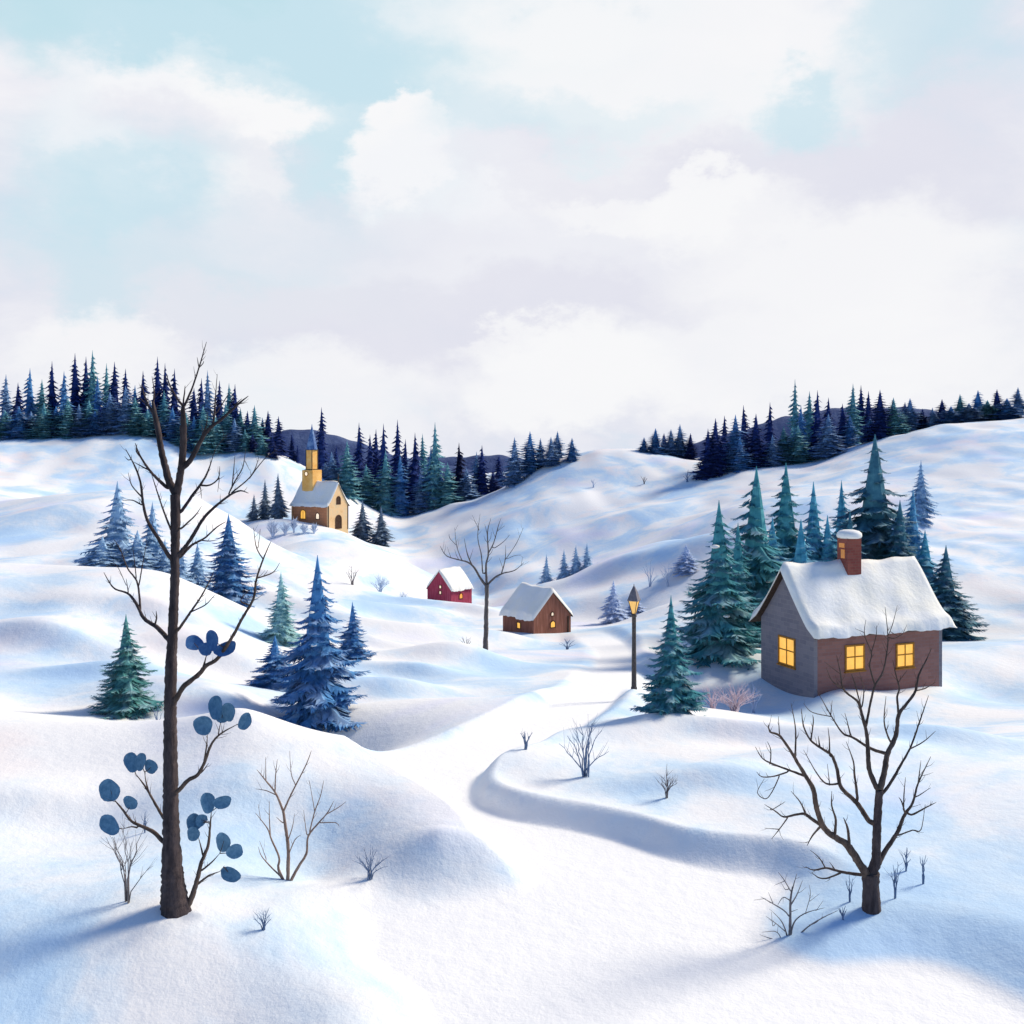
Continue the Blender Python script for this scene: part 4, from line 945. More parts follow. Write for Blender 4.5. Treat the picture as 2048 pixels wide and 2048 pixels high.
def plank_mat(name, c1, c2, width, c3):
    """weathered vertical boards"""
    m, nt, bs = new_mat(name)
    v = coords(nt)
    f = noise(nt, mapping(nt, v, (3, 3, 0.3)), 2.5, 6, 0.6)
    c = ramp(nt, f, [(0.3, c1), (0.55, c2), (0.75, c3)])
    uv = coords(nt, 'UV')
    w = nt.nodes.new('ShaderNodeTexWave'); w.wave_type = 'BANDS'; w.bands_direction = 'X'
    w.inputs['Scale'].default_value = 1.0 / width / 6.28 * 3.14; w.inputs['Distortion'].default_value = 0.6
    w.inputs['Detail'].default_value = 1
    nt.links.new(uv, w.inputs['Vector'])
    g = ramp(nt, w.outputs['Fac'], [(0.0, (0.45, 0.45, 0.45)), (0.12, (1, 1, 1))])
    c = mixc(nt, 1.0, c, g, 'MULTIPLY')
    nt.links.new(c, bs.inputs['Base Color'])
    bs.inputs['Roughness'].default_value = 0.85; bs.inputs['Specular IOR Level'].default_value = 0.15
    bump(nt, bs, noise(nt, mapping(nt, v, (3, 3, 0.4)), 6, 6, 0.6), 0.5, 0.02)
    return m
GABLE_GREY = brick_mat('stone_grey', (0.165, 0.155, 0.185), (0.22, 0.205, 0.225), (0.24, 0.22, 0.23), 1.0, 0.62, 0.27, (0.25, 0.225, 0.235))
BRICK_MAUVE = brick_mat('brick_mauve', (0.24, 0.115, 0.095), (0.31, 0.155, 0.13), (0.24, 0.155, 0.145), 1.0, 0.5, 0.2, (0.25, 0.14, 0.125))
BRICK_RED = brick_mat('brick_red', (0.22, 0.055, 0.045), (0.28, 0.085, 0.065), (0.22, 0.10, 0.08), 1.0, 0.4, 0.17, (0.36, 0.12, 0.08))
BARN_RED = plank_mat('boards_red', (0.28, 0.028, 0.060), (0.40, 0.060, 0.105), 0.25, (0.46, 0.12, 0.17))
CABIN_BR = plank_mat('boards_brown', (0.22, 0.085, 0.052), (0.34, 0.14, 0.095), 0.25, (0.42, 0.20, 0.145))
CABIN_DK = plank_mat('boards_dark', (0.20, 0.075, 0.048), (0.29, 0.115, 0.078), 0.25, (0.36, 0.16, 0.11))
CHURCH_BR = brick_mat('church_brown', (0.50, 0.20, 0.09), (0.60, 0.26, 0.13), (0.38, 0.18, 0.10), 0.6, 0.6, 0.3, (0.52, 0.23, 0.12))
CHURCH_TAN = noisy('church_tan', (0.72, 0.44, 0.20), (0.80, 0.53, 0.28), 1.2, 0.9, (8, 0.5, 0.05), (1, 1, 1), (0.66, 0.50, 0.30))
CHURCH_OCHRE = noisy('church_ochre', (0.82, 0.41, 0.10), (0.90, 0.54, 0.19), 1.2, 0.9, (8, 0.5, 0.05))
TRIM = noisy('trim_dark', (0.045, 0.028, 0.020), (0.08, 0.05, 0.035), 5, 0.8, (16, 0.5, 0.02))
FRAME = noisy('window_frame', (0.30, 0.125, 0.018), (0.42, 0.20, 0.035), 6, 0.7)
FRAME_D = noisy('window_frame_dark', (0.07, 0.03, 0.02), (0.12, 0.055, 0.03), 6, 0.7)
DARKWOOD = noisy('door_dark', (0.035, 0.018, 0.012), (0.075, 0.04, 0.025), 4, 0.85, (10, 0.6, 0.03))
SLATE = noisy('spire_slate', (0.035, 0.085, 0.24), (0.08, 0.16, 0.36), 1.5, 0.5, (9, 0.5, 0.05), (1, 1, 1), (0.22, 0.34, 0.52))
METAL = noisy('lamp_iron', (0.045, 0.038, 0.038), (0.10, 0.085, 0.08), 9, 0.6, (30, 0.4, 0.01))
CAPM = noisy('lamp_cap', (0.13, 0.12, 0.14), (0.21, 0.19, 0.215), 7, 0.6, (25, 0.4, 0.01))
GLOW = glow_mat('window_glow', (1.0, 0.52, 0.075), 1.05)
GLOW_O = glow_mat('window_glow_orange', (1.0, 0.33, 0.04), 1.0)
GLOW_W = glow_mat('window_glow_pale', (1.0, 0.86, 0.70), 1.0)
GLOW_L = glow_mat('lantern_glow', (0.95, 0.56, 0.16), 0.85)

def uv_box(me):
    """wall coordinates in metres: along the wall, up the wall"""
    ul = me.uv_layers.new(name='UVMap')
    for p in me.polygons:
        n = p.normal
        for li in p.loop_indices:
            co = me.vertices[me.loops[li].vertex_index].co
            a = co.y if abs(n.x) > abs(n.y) else co.x
            ul.data[li].uv = (a, co.z)

class House:
    def __init__(self, name, label, cat, corner, xdir, side, L, W, hw, rise, curve=1.0):
        """corner: nearest wall corner; side: -1 gable seen on the left (x=-L/2), +1 gable seen on the right"""
        self.L, self.W, self.hw, self.rise, self.cv, self.side = L, W, hw, rise, curve, side
        ang = math.atan2(xdir[1], xdir[0]); self.ang = ang
        X = Vector((math.cos(ang), math.sin(ang), 0)); Y = Vector((-math.sin(ang), math.cos(ang), 0))
        c = Vector(corner) - X * side * L / 2 + Y * W / 2
        self.root = empty(name, c, label, cat, None, ang)
    def top(self, y):
        t = min(1.0, abs(y) / (self.W / 2))
        return self.hw + self.rise * (1 - t) ** self.cv
    def gable_poly(self, lo):
        ys = [-self.W / 2 + self.W * k / 16 for k in range(17)]
        return [(-self.W / 2, lo)] + [(self.W / 2, lo)] + [(y, self.top(y)) for y in reversed(ys)]
    def walls(self, m_long, m_gable, th=0.25, deep=1.6):
        L, W, hw = self.L, self.W, self.hw
        for s in (-1, 1):
            mb = MB()
            pol = self.gable_poly(-deep)
            n = len(pol)
            x0, x1 = (s * L / 2, s * (L / 2 - th))
            vs = [(x0, p[0], p[1]) for p in pol] + [(x1, p[0], p[1]) for p in pol]
            fs = [tuple(range(n)), tuple(reversed(range(n, 2 * n)))] + [(i, i + n, (i + 1) % n + n, (i + 1) % n) for i in range(n)]
            mb.add(vs, fs)
            o = mb.build('gable_wall', m_gable, self.root, fix=True); uv_box(o.data)
        for s in (-1, 1):
            mb = MB(); mb.box((0, s * (W / 2 - th / 2), (hw - deep) / 2), (L - 2 * th - 0.004, th, hw + deep))
            o = mb.build('wall', m_long, self.root, fix=True); uv_box(o.data)
    def roof(self, over, thick, seed, gover=0.35, board=0.08, rmat=None, ext=0.0):
        """boards with a rounded, uneven blanket of snow"""
        L, W = self.L, self.W
        rg = random.Random(seed); ph = [rg.uniform(0, 6.28) for _ in range(8)]
        half = W / 2 + over
        slope = self.rise / (W / 2)
        def prof(y):
            t = abs(y) / (W / 2)
            if t <= 1: return self.hw + self.rise * (1 - t) ** self.cv
            return self.hw - (abs(y) - W / 2) * slope * (0.55 if self.cv > 1 else 0.95)
        m = 28
        ys = [half * (2 * k / m - 1) for k in range(m + 1)]
        mb = MB()
        lo = [(y, prof(y) + 0.004) for y in ys]; hi = [(y, prof(y) + board / max(0.35, math.cos(math.atan(slope))) * 0.8) for y in ys]
        pol = lo + list(reversed(hi)); n = len(pol)
        xa, xb = -L / 2 - gover, L / 2 + gover
        vs = [(xa, *p) for p in pol] + [(xb, *p) for p in pol]
        fs = [tuple(range(n)), tuple(reversed(range(n, 2 * n)))] + [(i, i + n, (i + 1) % n + n, (i + 1) % n) for i in range(n)]
        mb.add(vs, fs)
        roof = mb.build('roof', rmat or TRIM, self.root, fix=True)
        # snow blanket
        xs = []
        nx = 40
        for k in range(nx + 1):
            xs.append(xa - 0.08 + (xb - xa + 0.16) * k / nx)
        e = thick * 0.9
        vs = []; fs = []
        hs = half + 0.10
        ny = 36
        ring = 2 * (ny + 1)
        for x in xs:
            de = min(x - xs[0], xs[-1] - x)
            ke = math.sqrt(max(0.0, 1 - (1 - min(1, de / e)) ** 2))
            top = []; bot = []
            for k in range(ny + 1):
                q = 2 * k / ny - 1
                q = math.copysign(abs(q) ** 0.9, q)
                wob = 0.05 * math.sin(1.9 * x + ph[0]) + 0.035 * math.sin(4.3 * x + ph[1]) + 0.025 * math.sin(9.1 * x + ph[4])
                y = q * (hs + wob * (abs(q) ** 3) * thick / 0.35)
                dy = hs - abs(q) * hs
                ky = math.sqrt(max(0.0, 1 - (1 - min(1, dy / (e * 0.8))) ** 2))
                th = thick / 0.75 * min(ke, 1) * ky * (1 + 0.12 * math.sin(1.3 * x + 2.1 * y + ph[2]) + 0.08 * math.sin(3.1 * x - 1.7 * y + ph[3]))
                # round the ridge over
                rz = prof(y) - max(0, 0.30 * thick / 0.35 * (1 - abs(y) / (0.28 * W)) ** 2 if abs(y) < 0.28 * W else 0) * 0.35
                b_ = prof(y) + board * 0.9
                top.append((x, y, max(rz + board + th, b_ + th * 0.6) + 0.012)); bot.append((x, y, b_ + 0.006))
            vs += top + list(reversed(bot))
        for i in range(nx):
            for k in range(ring):
                k2 = (k + 1) % ring
                fs.append((i * ring + k, i * ring + k2, (i + 1) * ring + k2, (i + 1) * ring + k))
        fs.append(tuple(reversed(range(ring)))); fs.append(tuple(nx * ring + k for k in range(ring)))
        mb = MB(); mb.add(vs, fs)
        sn = mb.build('roof_snow', ROOFSNOW, roof, True, fix=True)
        self.roof_ob = roof
        return roof
    def frame3(self, face):
        L, W = self.L, self.W
        if face == 'front': return Vector((0, -W / 2, 0)), Vector((1, 0, 0)), Vector((0, -1, 0))
        if face == 'left': return Vector((-L / 2, 0, 0)), Vector((0, -1, 0)), Vector((-1, 0, 0))
        if face == 'right': return Vector((L / 2, 0, 0)), Vector((0, 1, 0)), Vector((1, 0, 0))
    def window(self, face, u, z, w, h, glow, frame=None, arch=False, bars=(1, 1), name='window', fw=0.10, pane='pane', lab=None):
        o, ux, n = self.frame3(face); frame = frame or FRAME
        rgw = random.Random(int(u * 100 + z * 10))
        def out(w_, h_):
            if not arch: return [(-w_ / 2, -h_ / 2), (w_ / 2, -h_ / 2), (w_ / 2, h_ / 2), (-w_ / 2, h_ / 2)]
            r = w_ / 2
            return [(-r, -h_ / 2), (r, -h_ / 2)] + [(r * math.cos(a), h_ / 2 - r + r * math.sin(a)) for a in [math.pi * k / 10 for k in range(11)]]
        def pt(a, b, d): return o + ux * (u + a) + Vector((0, 0, z + b)) + n * d
        outer = out(w + 2 * fw, h + 2 * fw); inner = out(w, h); m = len(outer)
        mb = MB()
        vs = [pt(*p, -0.03) for p in outer] + [pt(*p, 0.07) for p in outer] + [pt(*p, 0.07) for p in inner] + [pt(*p, -0.03) for p in inner]
        fs = []
        for i in range(m):
            j = (i + 1) % m
            fs += [(i, j, j + m, i + m), (i + m, j + m, j + 2 * m, i + 2 * m), (i + 2 * m, j + 2 * m, j + 3 * m, i + 3 * m)]
        mb.add(vs, fs)
        def bar(a0, b0, a1, b1):
            p = [pt(a0, b0, 0.024), pt(a1, b0, 0.024), pt(a1, b1, 0.024), pt(a0, b1, 0.024)]
            q = [pt(a0, b0, 0.052), pt(a1, b0, 0.052), pt(a1, b1, 0.052), pt(a0, b1, 0.052)]
            mb.add(p + q, [(4, 5, 6, 7), (0, 1, 5, 4), (1, 2, 6, 5), (2, 3, 7, 6), (3, 0, 4, 7)])
        t = fw * 0.36
        if bars[0]: bar(-t, -h / 2, t, h / 2)
        if bars[1]:
            bar(-w / 2, -t + h * 0.04, -t if bars[0] else w / 2, t + h * 0.04)
            if bars[0]: bar(t, -t + h * 0.04, w / 2, t + h * 0.04)
        fo = mb.build(name, frame, self.root, fix=True)
        if lab: fo['label'] = lab
        pm = MB(); vs = [pt(*p, 0.016) for p in inner]; vs2 = [pt(*p, -0.02) for p in inner]
        pm.add(vs + vs2, [tuple(range(m)), tuple(reversed(range(m, 2 * m)))] + [(i, i + m, (i + 1) % m + m, (i + 1) % m) for i in range(m)])
        pm.build(pane, glow, fo, fix=True)
        if not arch and name == 'window' and w > 0.9:
            sm = MB()
            c = pt(0, -h / 2 - fw - 0.05, 0.05)
            a = math.atan2(ux.y, ux.x)
            sm.box(c, (w + 2 * fw + 0.12, 0.16, 0.07), Matrix.Rotation(a, 3, 'Z'))
            sm.build('sill', frame, fo, fix=True)
        return fo

def corner_pt(px, py, Y): return ((px - 1024) / FPX * Y, Y, zpix(py, Y))

# --- stone cottage, lower right
H = House('cottage', 'stone cottage with steep snow covered roof, brick chimney and three lit windows', 'house', corner_pt(1628, 1395, 60), (0.93, 0.37), -1, 9.7, 5.2, 3.95, 3.2, 1.08)
H.walls(BRICK_MAUVE, GABLE_GREY)
H.roof(0.62, 0.36, 3, 0.42)
H.window('left', 0.05, 2.25, 1.45, 1.55, GLOW, lab='lit window in the grey gable wall')
H.window('front', -9.7 / 2 + 2.95, 2.12, 1.25, 1.35, GLOW)
H.window('front', -9.7 / 2 + 6.75, 1.98, 1.2, 1.3, GLOW)
cx, cy = -0.30, -0.22
mb = MB(); zt = 9.0
mb.box((cx, cy, (5.2 + zt) / 2), (1.06, 0.98, zt - 5.2))
ch = mb.build('chimney', BRICK_RED, H.roof_ob, fix=True, bevel=0.02); uv_box(ch.data)
mb = MB(); mb.lathe([(0.60, 0), (0.72, 0.04), (0.77, 0.16), (0.74, 0.32), (0.60, 0.45), (0.34, 0.52), (0.05, 0.54)], 20, (cx, cy, zt + 0.003))
cap = mb.build('chimney_snow', ROOFSNOW, H.roof_ob, True)
mb = MB(); mb.box((cx - 0.53, cy - 0.05, 8.05), (0.05, 0.34, 0.55)); mb.box((cx - 0.53, cy + 0.05, 8.57), (0.05, 0.5, 0.28))
mb.build('chimney_vent', glow_mat('vent_glow', (0.75, 0.22, 0.03), 0.45), H.roof_ob, bevel=0.01)
# --- red barn on the ledge
H = House('red_barn', 'small crimson barn with snowy roof on the ledge left of the slim tree', 'barn', corner_pt(902, 1214, 143), (0.60, 0.80), -1, 4.6, 4.4, 2.3, 2.45)
H.walls(BARN_RED, BARN_RED)
H.roof(0.16, 0.30, 9, 0.03)
H.window('left', 0.25, 2.65, 0.30, 0.34, GLOW_W, FRAME_D, False, (0, 0), fw=0.10)
H.window('left', 0.25, 1.85, 0.30, 0.36, GLOW_W, FRAME_D, False, (0, 0), fw=0.10)
H.window('front', -0.15, 1.30, 0.62, 0.66, GLOW_O, FRAME_D, True, (0, 0), fw=0.10)
# --- brown cabin beside the road's end
H = House('log_cabin', 'brown timber cabin with snow on its roof at the far end of the road', 'cabin', corner_pt(1068, 1280, 95), (0.574, -0.819), 1, 5.1, 4.35, 1.95, 2.25)
H.walls(CABIN_DK, CABIN_BR)
H.roof(0.22, 0.34, 15, 0.05)
H.window('front', 0.15, 1.02, 0.50, 0.50, GLOW, FRAME_D, False, (0, 0), fw=0.08)
H.window('right', 0.0, 1.25, 0.50, 0.55, GLOW, FRAME_D, True, (0, 0), fw=0.09)
H.window('right', -0.05, 2.22, 0.26, 0.30, GLOW_W, FRAME_D, True, (0, 0), fw=0.08)
mb = MB(); mb.box((5.1 / 2 + 0.04, 1.82, 0.9), (0.08, 0.16, 1.9)); mb.build('corner_post', TRIM, H.root, bevel=0.01)
# --- church on the knoll
th = R(57)
H = House('church', 'small tan church with pointed blue spire on the wooded knoll', 'church', corner_pt(656, 1059, 186), (math.sin(th), -math.cos(th)), 1, 9.2, 5.4, 4.3, 4.0, 1.12)
H.walls(CHURCH_BR, CHURCH_TAN, deep=2.2)
H.roof(0.35, 0.32, 21, 0.10)
H.window('front', -1.6, 2.55, 1.15, 1.55, GLOW, FRAME, True, (1, 0), fw=0.16)
H.window('front', 2.05, 2.35, 0.75, 1.0, GLOW_W, FRAME_D, True, (0, 0), fw=0.15)
H.window('right', 0.05, 5.2, 0.95, 1.35, DARKWOOD, FRAME_D, True, (0, 0), fw=0.10)
H.window('right', 0.05, 1.25, 1.45, 2.3, DARKWOOD, FRAME_D, True, (1, 0), name='door', pane='door_leaf', fw=0.14)
tx = -2.0
mb = MB(); mb.box((tx, 0, 8.6), (2.7, 2.5, 4.2)); tw = mb.build('tower', CHURCH_OCHRE, H.root, fix=True, bevel=0.08)
mb = MB(); mb.box((tx, 0, 12.62), (1.5, 1.5, 3.60)); mb.build('belfry', CHURCH_OCHRE, tw, fix=True, bevel=0.05)
mb = MB(); mb.box((tx, 0, 10.76), (1.95, 1.95, 0.11)); mb.box((tx, 0, 14.47), (1.8, 1.8, 0.09))
for sx in (-1, 1):
    for sy in (-1, 1): mb.box((tx + sx * 0.76, sy * 0.76, 12.615), (0.12, 0.12, 3.58))
mb.build('trim', TRIM, tw, fix=True)
mb = MB(); mb.lathe([(1.10, 14.52), (1.08, 14.75), (0.96, 15.4), (0.80, 16.1), (0.58, 17.0), (0.32, 17.9), (0.11, 18.8), (0.03, 19.3)], 8, (tx, 0, 0), math.pi / 8)
mb.build('spire', SLATE, tw)
mb = MB()
pr = [(0.001, 0.0), (0.30, 0.0), (0.30, 0.10), (0.001, 0.10)]
mb.lathe([(0.34, 0), (0.34, 0.06), (0.02, 0.065)], 16)
rw = mb.build('round_window', GLOW_W, tw, fix=True); rw.location = (tx - 0.2, -1.25, 10.0); rw.rotation_euler = (math.pi / 2, 0, 0)
mb = MB()
for k in range(24):
    pass
ring = [(0.36, 0.0), (0.48, 0.0), (0.48, 0.10), (0.36, 0.10), (0.36, 0.0)]
mb.lathe(ring, 20, caps=False)
rr = mb.build('window_ring', FRAME, rw, fix=True)
mb = MB(); xg = 9.2 / 2 + 0.02
mb.tube([(xg, 0, 8.4), (xg, 0, 9.3), (xg, 0, 10.1)], [0.10, 0.07, 0.02], 6); mb.box((xg, 0, 9.25), (0.10, 0.5, 0.10))
mb.build('finial', TRIM, H.root)
for s in (-1, 1):
    mb = MB(); mb.box((9.2 / 2 + 0.025, s * (5.4 / 2 - 0.10), 2.0), (0.05, 0.22, 4.5)); mb.build('corner_board', TRIM, H.root)

# --- street lamp
b = at(1268, 49)
lamp = empty('street_lamp', b, 'old street lamp with a pointed grey cap standing beside the road', 'street lamp')
mb = MB(); mb.lathe([(0.15, -0.3), (0.15, 0.06), (0.125, 0.12), (0.115, 0.9), (0.10, 2.2), (0.10, 3.42), (0.13, 3.46), (0.13, 3.56), (0.10, 3.60)], 14)
mb.build('pole', METAL, lamp, True)
mb = MB(); mb.lathe([(0.10, 3.602), (0.285, 4.20)], 4, rot0=R(20)); lg = mb.build('lantern', GLOW_L, lamp)
mb = MB()
for k in range(4):
    a = R(20) + k * math.pi / 2
    mb.tube([(0.105 * math.cos(a), 0.105 * math.sin(a), 3.60), (0.292 * math.cos(a), 0.292 * math.sin(a), 4.205)], [0.018, 0.018], 6)
mb.build('lantern_frame', METAL, lg)
mb = MB(); mb.lathe([(0.36, 4.206), (0.37, 4.25), (0.33, 4.31), (0.20, 4.62), (0.07, 4.86), (0.03, 4.92), (0.012, 5.02)], 4, rot0=R(20))
mb.build('lantern_cap', CAPM, lamp, bevel=0.012)

# ------------------------------------------------------------------ far hills behind the woods
def far_hill(pts, Y, depth, seed):
    rg = random.Random(seed); n = 120; m = 14
    ph = [rg.uniform(0, 6.28) for _ in range(6)]
    xs = [p[0] for p in pts]; ys = [p[1] for p in pts]
    vs = []; fs = []
    for j in range(m + 1):
        t = j / m
        for i in range(n + 1):
            px = xs[0] + (xs[-1] - xs[0]) * i / n
            top = zpix(float(np.interp(px, xs, ys)), Y)
            x = (px - 1024) / FPX * Y
            y = Y + (t - 0.5) * depth
            low = -25.0
            prof = math.sin(math.pi * t) ** 0.8
            z = low + (top - low) * prof + prof * (0.4 * math.sin(x * 0.10 + ph[0] + 3 * t) + 0.25 * math.sin(x * 0.31 + ph[1] - 5 * t) + 0.2 * math.sin(x * 0.83 + ph[2] + 9 * t))
            vs.append((x, y, z))
    for j in range(m):
        for i in range(n):
            a = j * (n + 1) + i
            fs.append((a, a + 1, a + n + 2, a + n + 1))
    mb = MB(); mb.add(vs, fs)
    return tag(mb.build('distant_hill', HILL, None, True), kind='structure')
HILL = noisy('far_wooded_hill', (0.030, 0.050, 0.14), (0.055, 0.085, 0.20), 0.12, 0.95, (0.5, 0.8, 1.0), (1, 1, 1), (0.10, 0.14, 0.26))
far_hill([(380, 925), (440, 900), (500, 872), (545, 864), (600, 862), (640, 864), (690, 874), (720, 885), (780, 905), (860, 925), (950, 940)], 320, 60, 1)
far_hill([(700, 940), (790, 920), (860, 913), (940, 911), (1010, 914), (1060, 922), (1120, 936)], 335, 60, 2)
far_hill([(1220, 930), (1330, 905), (1420, 878), (1500, 852), (1570, 832), (1640, 820), (1720, 817), (1800, 817), (1880, 819), (1990, 826), (2120, 838), (2300, 860)], 320, 60, 3)

# ------------------------------------------------------------------ sky, sun, camera
SUN = Vector((0.70, 0.35, 0.605)).normalized()
world = bpy.data.worlds.new('World'); scene.world = world; world.use_nodes = True
nt = world.node_tree
for n in list(nt.nodes): nt.nodes.remove(n)
wo = nt.nodes.new('ShaderNodeOutputWorld'); bg = nt.nodes.new('ShaderNodeBackground')
nt.links.new(bg.outputs[0], wo.inputs[0])
BGS = 0.1
bg.inputs['Strength'].default_value = BGS
sky = nt.nodes.new('ShaderNodeTexSky'); sky.sky_type = 'NISHITA'; sky.sun_disc = False
sky.sun_elevation = math.asin(SUN.z); sky.sun_rotation = math.atan2(SUN.x, SUN.y)
sky.air_density = 1.0; sky.dust_density = 0.6; sky.ozone_density = 1.6
dirv = nt.nodes.new('ShaderNodeTexCoord').outputs['Generated']
def nmath(op, a, b=None, c=None):
    m = nt.nodes.new('ShaderNodeMath'); m.operation = op
    for i, x in enumerate((a, b, c)):
        if x is None: continue
        if isinstance(x, (int, float)): m.inputs[i].default_value = x
        else: nt.links.new(x, m.inputs[i])
    return m.outputs[0]
def skydir(px, py):
    return Vector(((px - 1024) / FPX, 1, (HZ - py) / FPX)).normalized()
warpn = nt.nodes.new('ShaderNodeTexNoise'); warpn.inputs['Scale'].default_value = 7.5; warpn.inputs['Detail'].default_value = 9; warpn.inputs['Roughness'].default_value = 0.63
nt.links.new(mapping(nt, dirv, (1, 1, 1.6)), warpn.inputs['Vector'])
ws = nt.nodes.new('ShaderNodeVectorMath'); ws.operation = 'SUBTRACT'; nt.links.new(warpn.outputs['Color'], ws.inputs[0]); ws.inputs[1].default_value = (0.5, 0.5, 0.5)
ws2 = nt.nodes.new('ShaderNodeVectorMath'); ws2.operation = 'SCALE'; ws2.inputs['Scale'].default_value = 0.16; nt.links.new(ws.outputs[0], ws2.inputs[0])
wd = nt.nodes.new('ShaderNodeVectorMath'); wd.operation = 'ADD'; nt.links.new(dirv, wd.inputs[0]); nt.links.new(ws2.outputs[0], wd.inputs[1])
def cloudmass(px, py, rx, ry, soft=0.35):
    """a bank of cloud (or gap) standing in one direction of the sky, as a 0..1 mask"""
    d = skydir(px, py)
    s = nt.nodes.new('ShaderNodeVectorMath'); s.operation = 'SUBTRACT'; nt.links.new(wd.outputs[0], s.inputs[0]); s.inputs[1].default_value = d
    sc = nt.nodes.new('ShaderNodeVectorMath'); sc.operation = 'MULTIPLY'; nt.links.new(s.outputs[0], sc.inputs[0]); sc.inputs[1].default_value = (FPX / rx, FPX / ((rx + ry) / 2), FPX / ry)
    l = nt.nodes.new('ShaderNodeVectorMath'); l.operation = 'LENGTH'; nt.links.new(sc.outputs[0], l.inputs[0])
    mr = nt.nodes.new('ShaderNodeMapRange'); mr.interpolation_type = 'SMOOTHSTEP'
    soft *= 0.72
    mr.inputs['From Min'].default_value = 1 + soft; mr.inputs['From Max'].default_value = 1 - soft
    nt.links.new(l.outputs['Value'], mr.inputs['Value'])
    return mr.outputs[0]
def lit(c, k=1.0): return tuple(x * k / BGS / 2 ** EXPO for x in c)
sep = nt.nodes.new('ShaderNodeSeparateXYZ'); nt.links.new(dirv, sep.inputs[0])
# blue air high up and behind, thin bright cloud low in the north
zen = nt.nodes.new('ShaderNodeMix'); zen.data_type = 'RGBA'; zen.blend_type = 'MULTIPLY'; zen.inputs[0].default_value = 1
nt.links.new(sky.outputs[0], zen.inputs[6]); zen.inputs[7].default_value = (SKYK[0], SKYK[1], SKYK[2], 1)
c = zen.outputs[2]
veil_n = noise(nt, mapping(nt, dirv, (2, 2, 4.0)), 2.2, 7, 0.6, 0.3)
veil_c = ramp(nt, veil_n, [(0.30, lit((0.64, 0.755, 0.87))), (0.45, lit((0.77, 0.79, 0.875))), (0.58, lit((0.87, 0.87, 0.92))), (0.70, lit((0.93, 0.93, 0.95)))])
vz = nt.nodes.new('ShaderNodeMapRange'); vz.interpolation_type = 'SMOOTHSTEP'
vz.inputs['From Min'].default_value = 0.62; vz.inputs['From Max'].default_value = 0.40
nt.links.new(sep.outputs['Z'], vz.inputs['Value'])
vy = nt.nodes.new('ShaderNodeMapRange'); vy.interpolation_type = 'SMOOTHSTEP'
vy.inputs['From Min'].default_value = 0.1; vy.inputs['From Max'].default_value = 0.55
nt.links.new(sep.outputs['Y'], vy.inputs['Value'])
c = mixc(nt, nmath('MULTIPLY', vz.outputs[0], vy.outputs[0]), c, veil_c)
TEAL = lit((0.48, 0.74, 0.825)); TEAL2 = lit((0.58, 0.77, 0.86)); LAV = lit((0.76, 0.765, 0.855)); WHT = lit((0.94, 0.942, 0.955)); WH2 = lit((0.90, 0.915, 0.95)); GRY = lit((0.78, 0.805, 0.87))
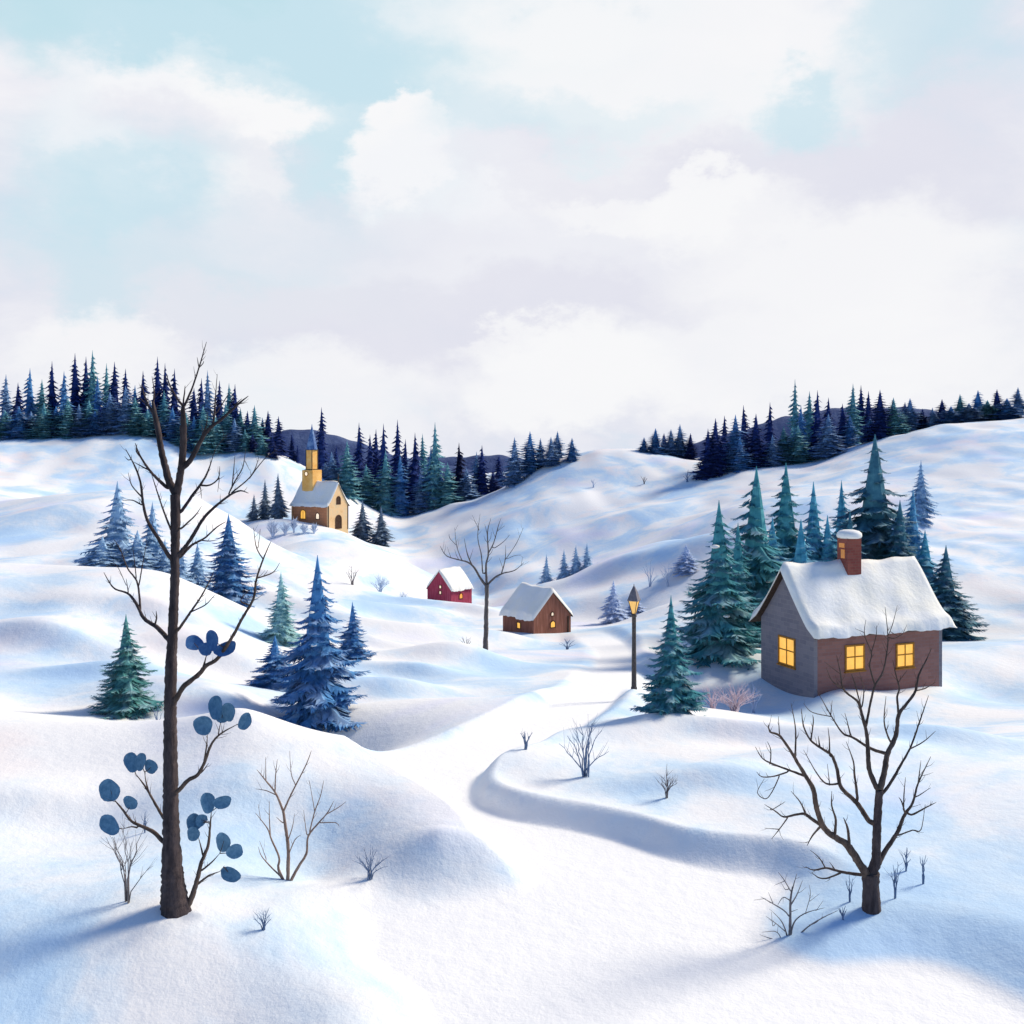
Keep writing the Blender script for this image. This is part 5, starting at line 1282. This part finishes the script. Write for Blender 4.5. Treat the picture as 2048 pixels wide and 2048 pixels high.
for (px, py, rx, ry, col, amt, soft) in [
    (560, 10, 620, 150, TEAL, 0.8, 0.5), (1000, 40, 260, 60, WH2, 0.6, 0.6), (700, 300, 230, 190, TEAL2, 0.85, 0.55), (260, 330, 190, 130, TEAL2, 0.5, 0.6), (1600, 210, 110, 80, TEAL2, 0.75, 0.6),
    (1850, 70, 130, 110, TEAL2, 0.7, 0.6), (330, 480, 330, 120, TEAL2, 0.35, 0.7), (1250, 220, 330, 60, TEAL2, 0.28, 0.7), (180, 520, 90, 90, TEAL2, 0.55, 0.6),
    (1560, 420, 480, 190, LAV, 0.75, 0.7), (900, 620, 700, 130, LAV, 0.8, 0.7), (1780, 250, 170, 210, LAV, 0.7, 0.7), (450, 560, 360, 90, GRY, 0.6, 0.7),
    (1330, 120, 420, 150, WHT, 0.85, 0.4), (440, 215, 230, 85, WHT, 1.0, 0.28), (560, 370, 170, 110, WHT, 0.85, 0.45), (230, 240, 130, 120, WH2, 0.7, 0.5), (800, 290, 100, 90, WHT, 1.0, 0.22), (880, 360, 170, 110, WH2, 0.8, 0.5),
    (950, 480, 420, 70, WH2, 0.5, 0.7), (1400, 420, 170, 60, WHT, 0.7, 0.5), (1700, 540, 330, 110, WHT, 0.85, 0.55), (1120, 770, 230, 100, WHT, 0.9, 0.35), (560, 800, 300, 90, WHT, 0.7, 0.5), (1600, 730, 520, 100, WHT, 0.75, 0.5), (200, 690, 150, 60, WHT, 0.7, 0.5),
    (560, 95, 330, 70, TEAL2, 0.75, 0.5), (655, 320, 55, 130, TEAL2, 0.85, 0.6), (330, 330, 120, 60, TEAL2, 0.5, 0.7), (420, 470, 260, 60, TEAL2, 0.4, 0.7), (1610, 200, 90, 60, TEAL2, 0.75, 0.6), (960, 240, 120, 50, TEAL2, 0.35, 0.7), (1840, 60, 110, 90, TEAL2, 0.6, 0.6), (180, 560, 80, 70, TEAL2, 0.5, 0.6), (700, 450, 300, 60, LAV, 0.5, 0.7), (320, 260, 120, 50, LAV, 0.5, 0.7), (230, 395, 150, 45, TEAL2, 0.5, 0.6), (520, 340, 110, 40, LAV, 0.45, 0.6), (1050, 330, 150, 45, LAV, 0.4, 0.6), (1180, 250, 200, 40, TEAL2, 0.35, 0.7), (1230, 400, 120, 40, WHT, 0.7, 0.4), (1420, 395, 130, 50, WHT, 0.8, 0.35), (1000, 700, 130, 45, WHT, 0.7, 0.4)]:
    c = mixc(nt, nmath('MULTIPLY', cloudmass(px, py, rx, ry, soft), amt), c, col)
nt.links.new(c, bg.inputs['Color'])

sl = bpy.data.lights.new('sun', 'SUN'); so = bpy.data.objects.new('sun', sl); COL.objects.link(so)
sl.energy = SUN_E; sl.angle = R(SUN_A); sl.color = (1.0, 0.885, 0.69)
so.rotation_euler = (-SUN).to_track_quat('-Z', 'Y').to_euler(); so.location = (60, 30, 60)

cam = bpy.data.cameras.new('camera'); co = bpy.data.objects.new('camera', cam); COL.objects.link(co)
cam.sensor_width = 36; cam.lens = 36; cam.clip_start = 0.5; cam.clip_end = 8000
cam.shift_y = -(1024 - HZ) / 2048
co.location = (0, 0, EYE); co.rotation_euler = (math.pi / 2, 0, 0)
scene.camera = co
scene.view_settings.view_transform = 'Standard'
scene.view_settings.look = 'None'
scene.view_settings.exposure = EXPO
scene.view_settings.gamma = 1.0
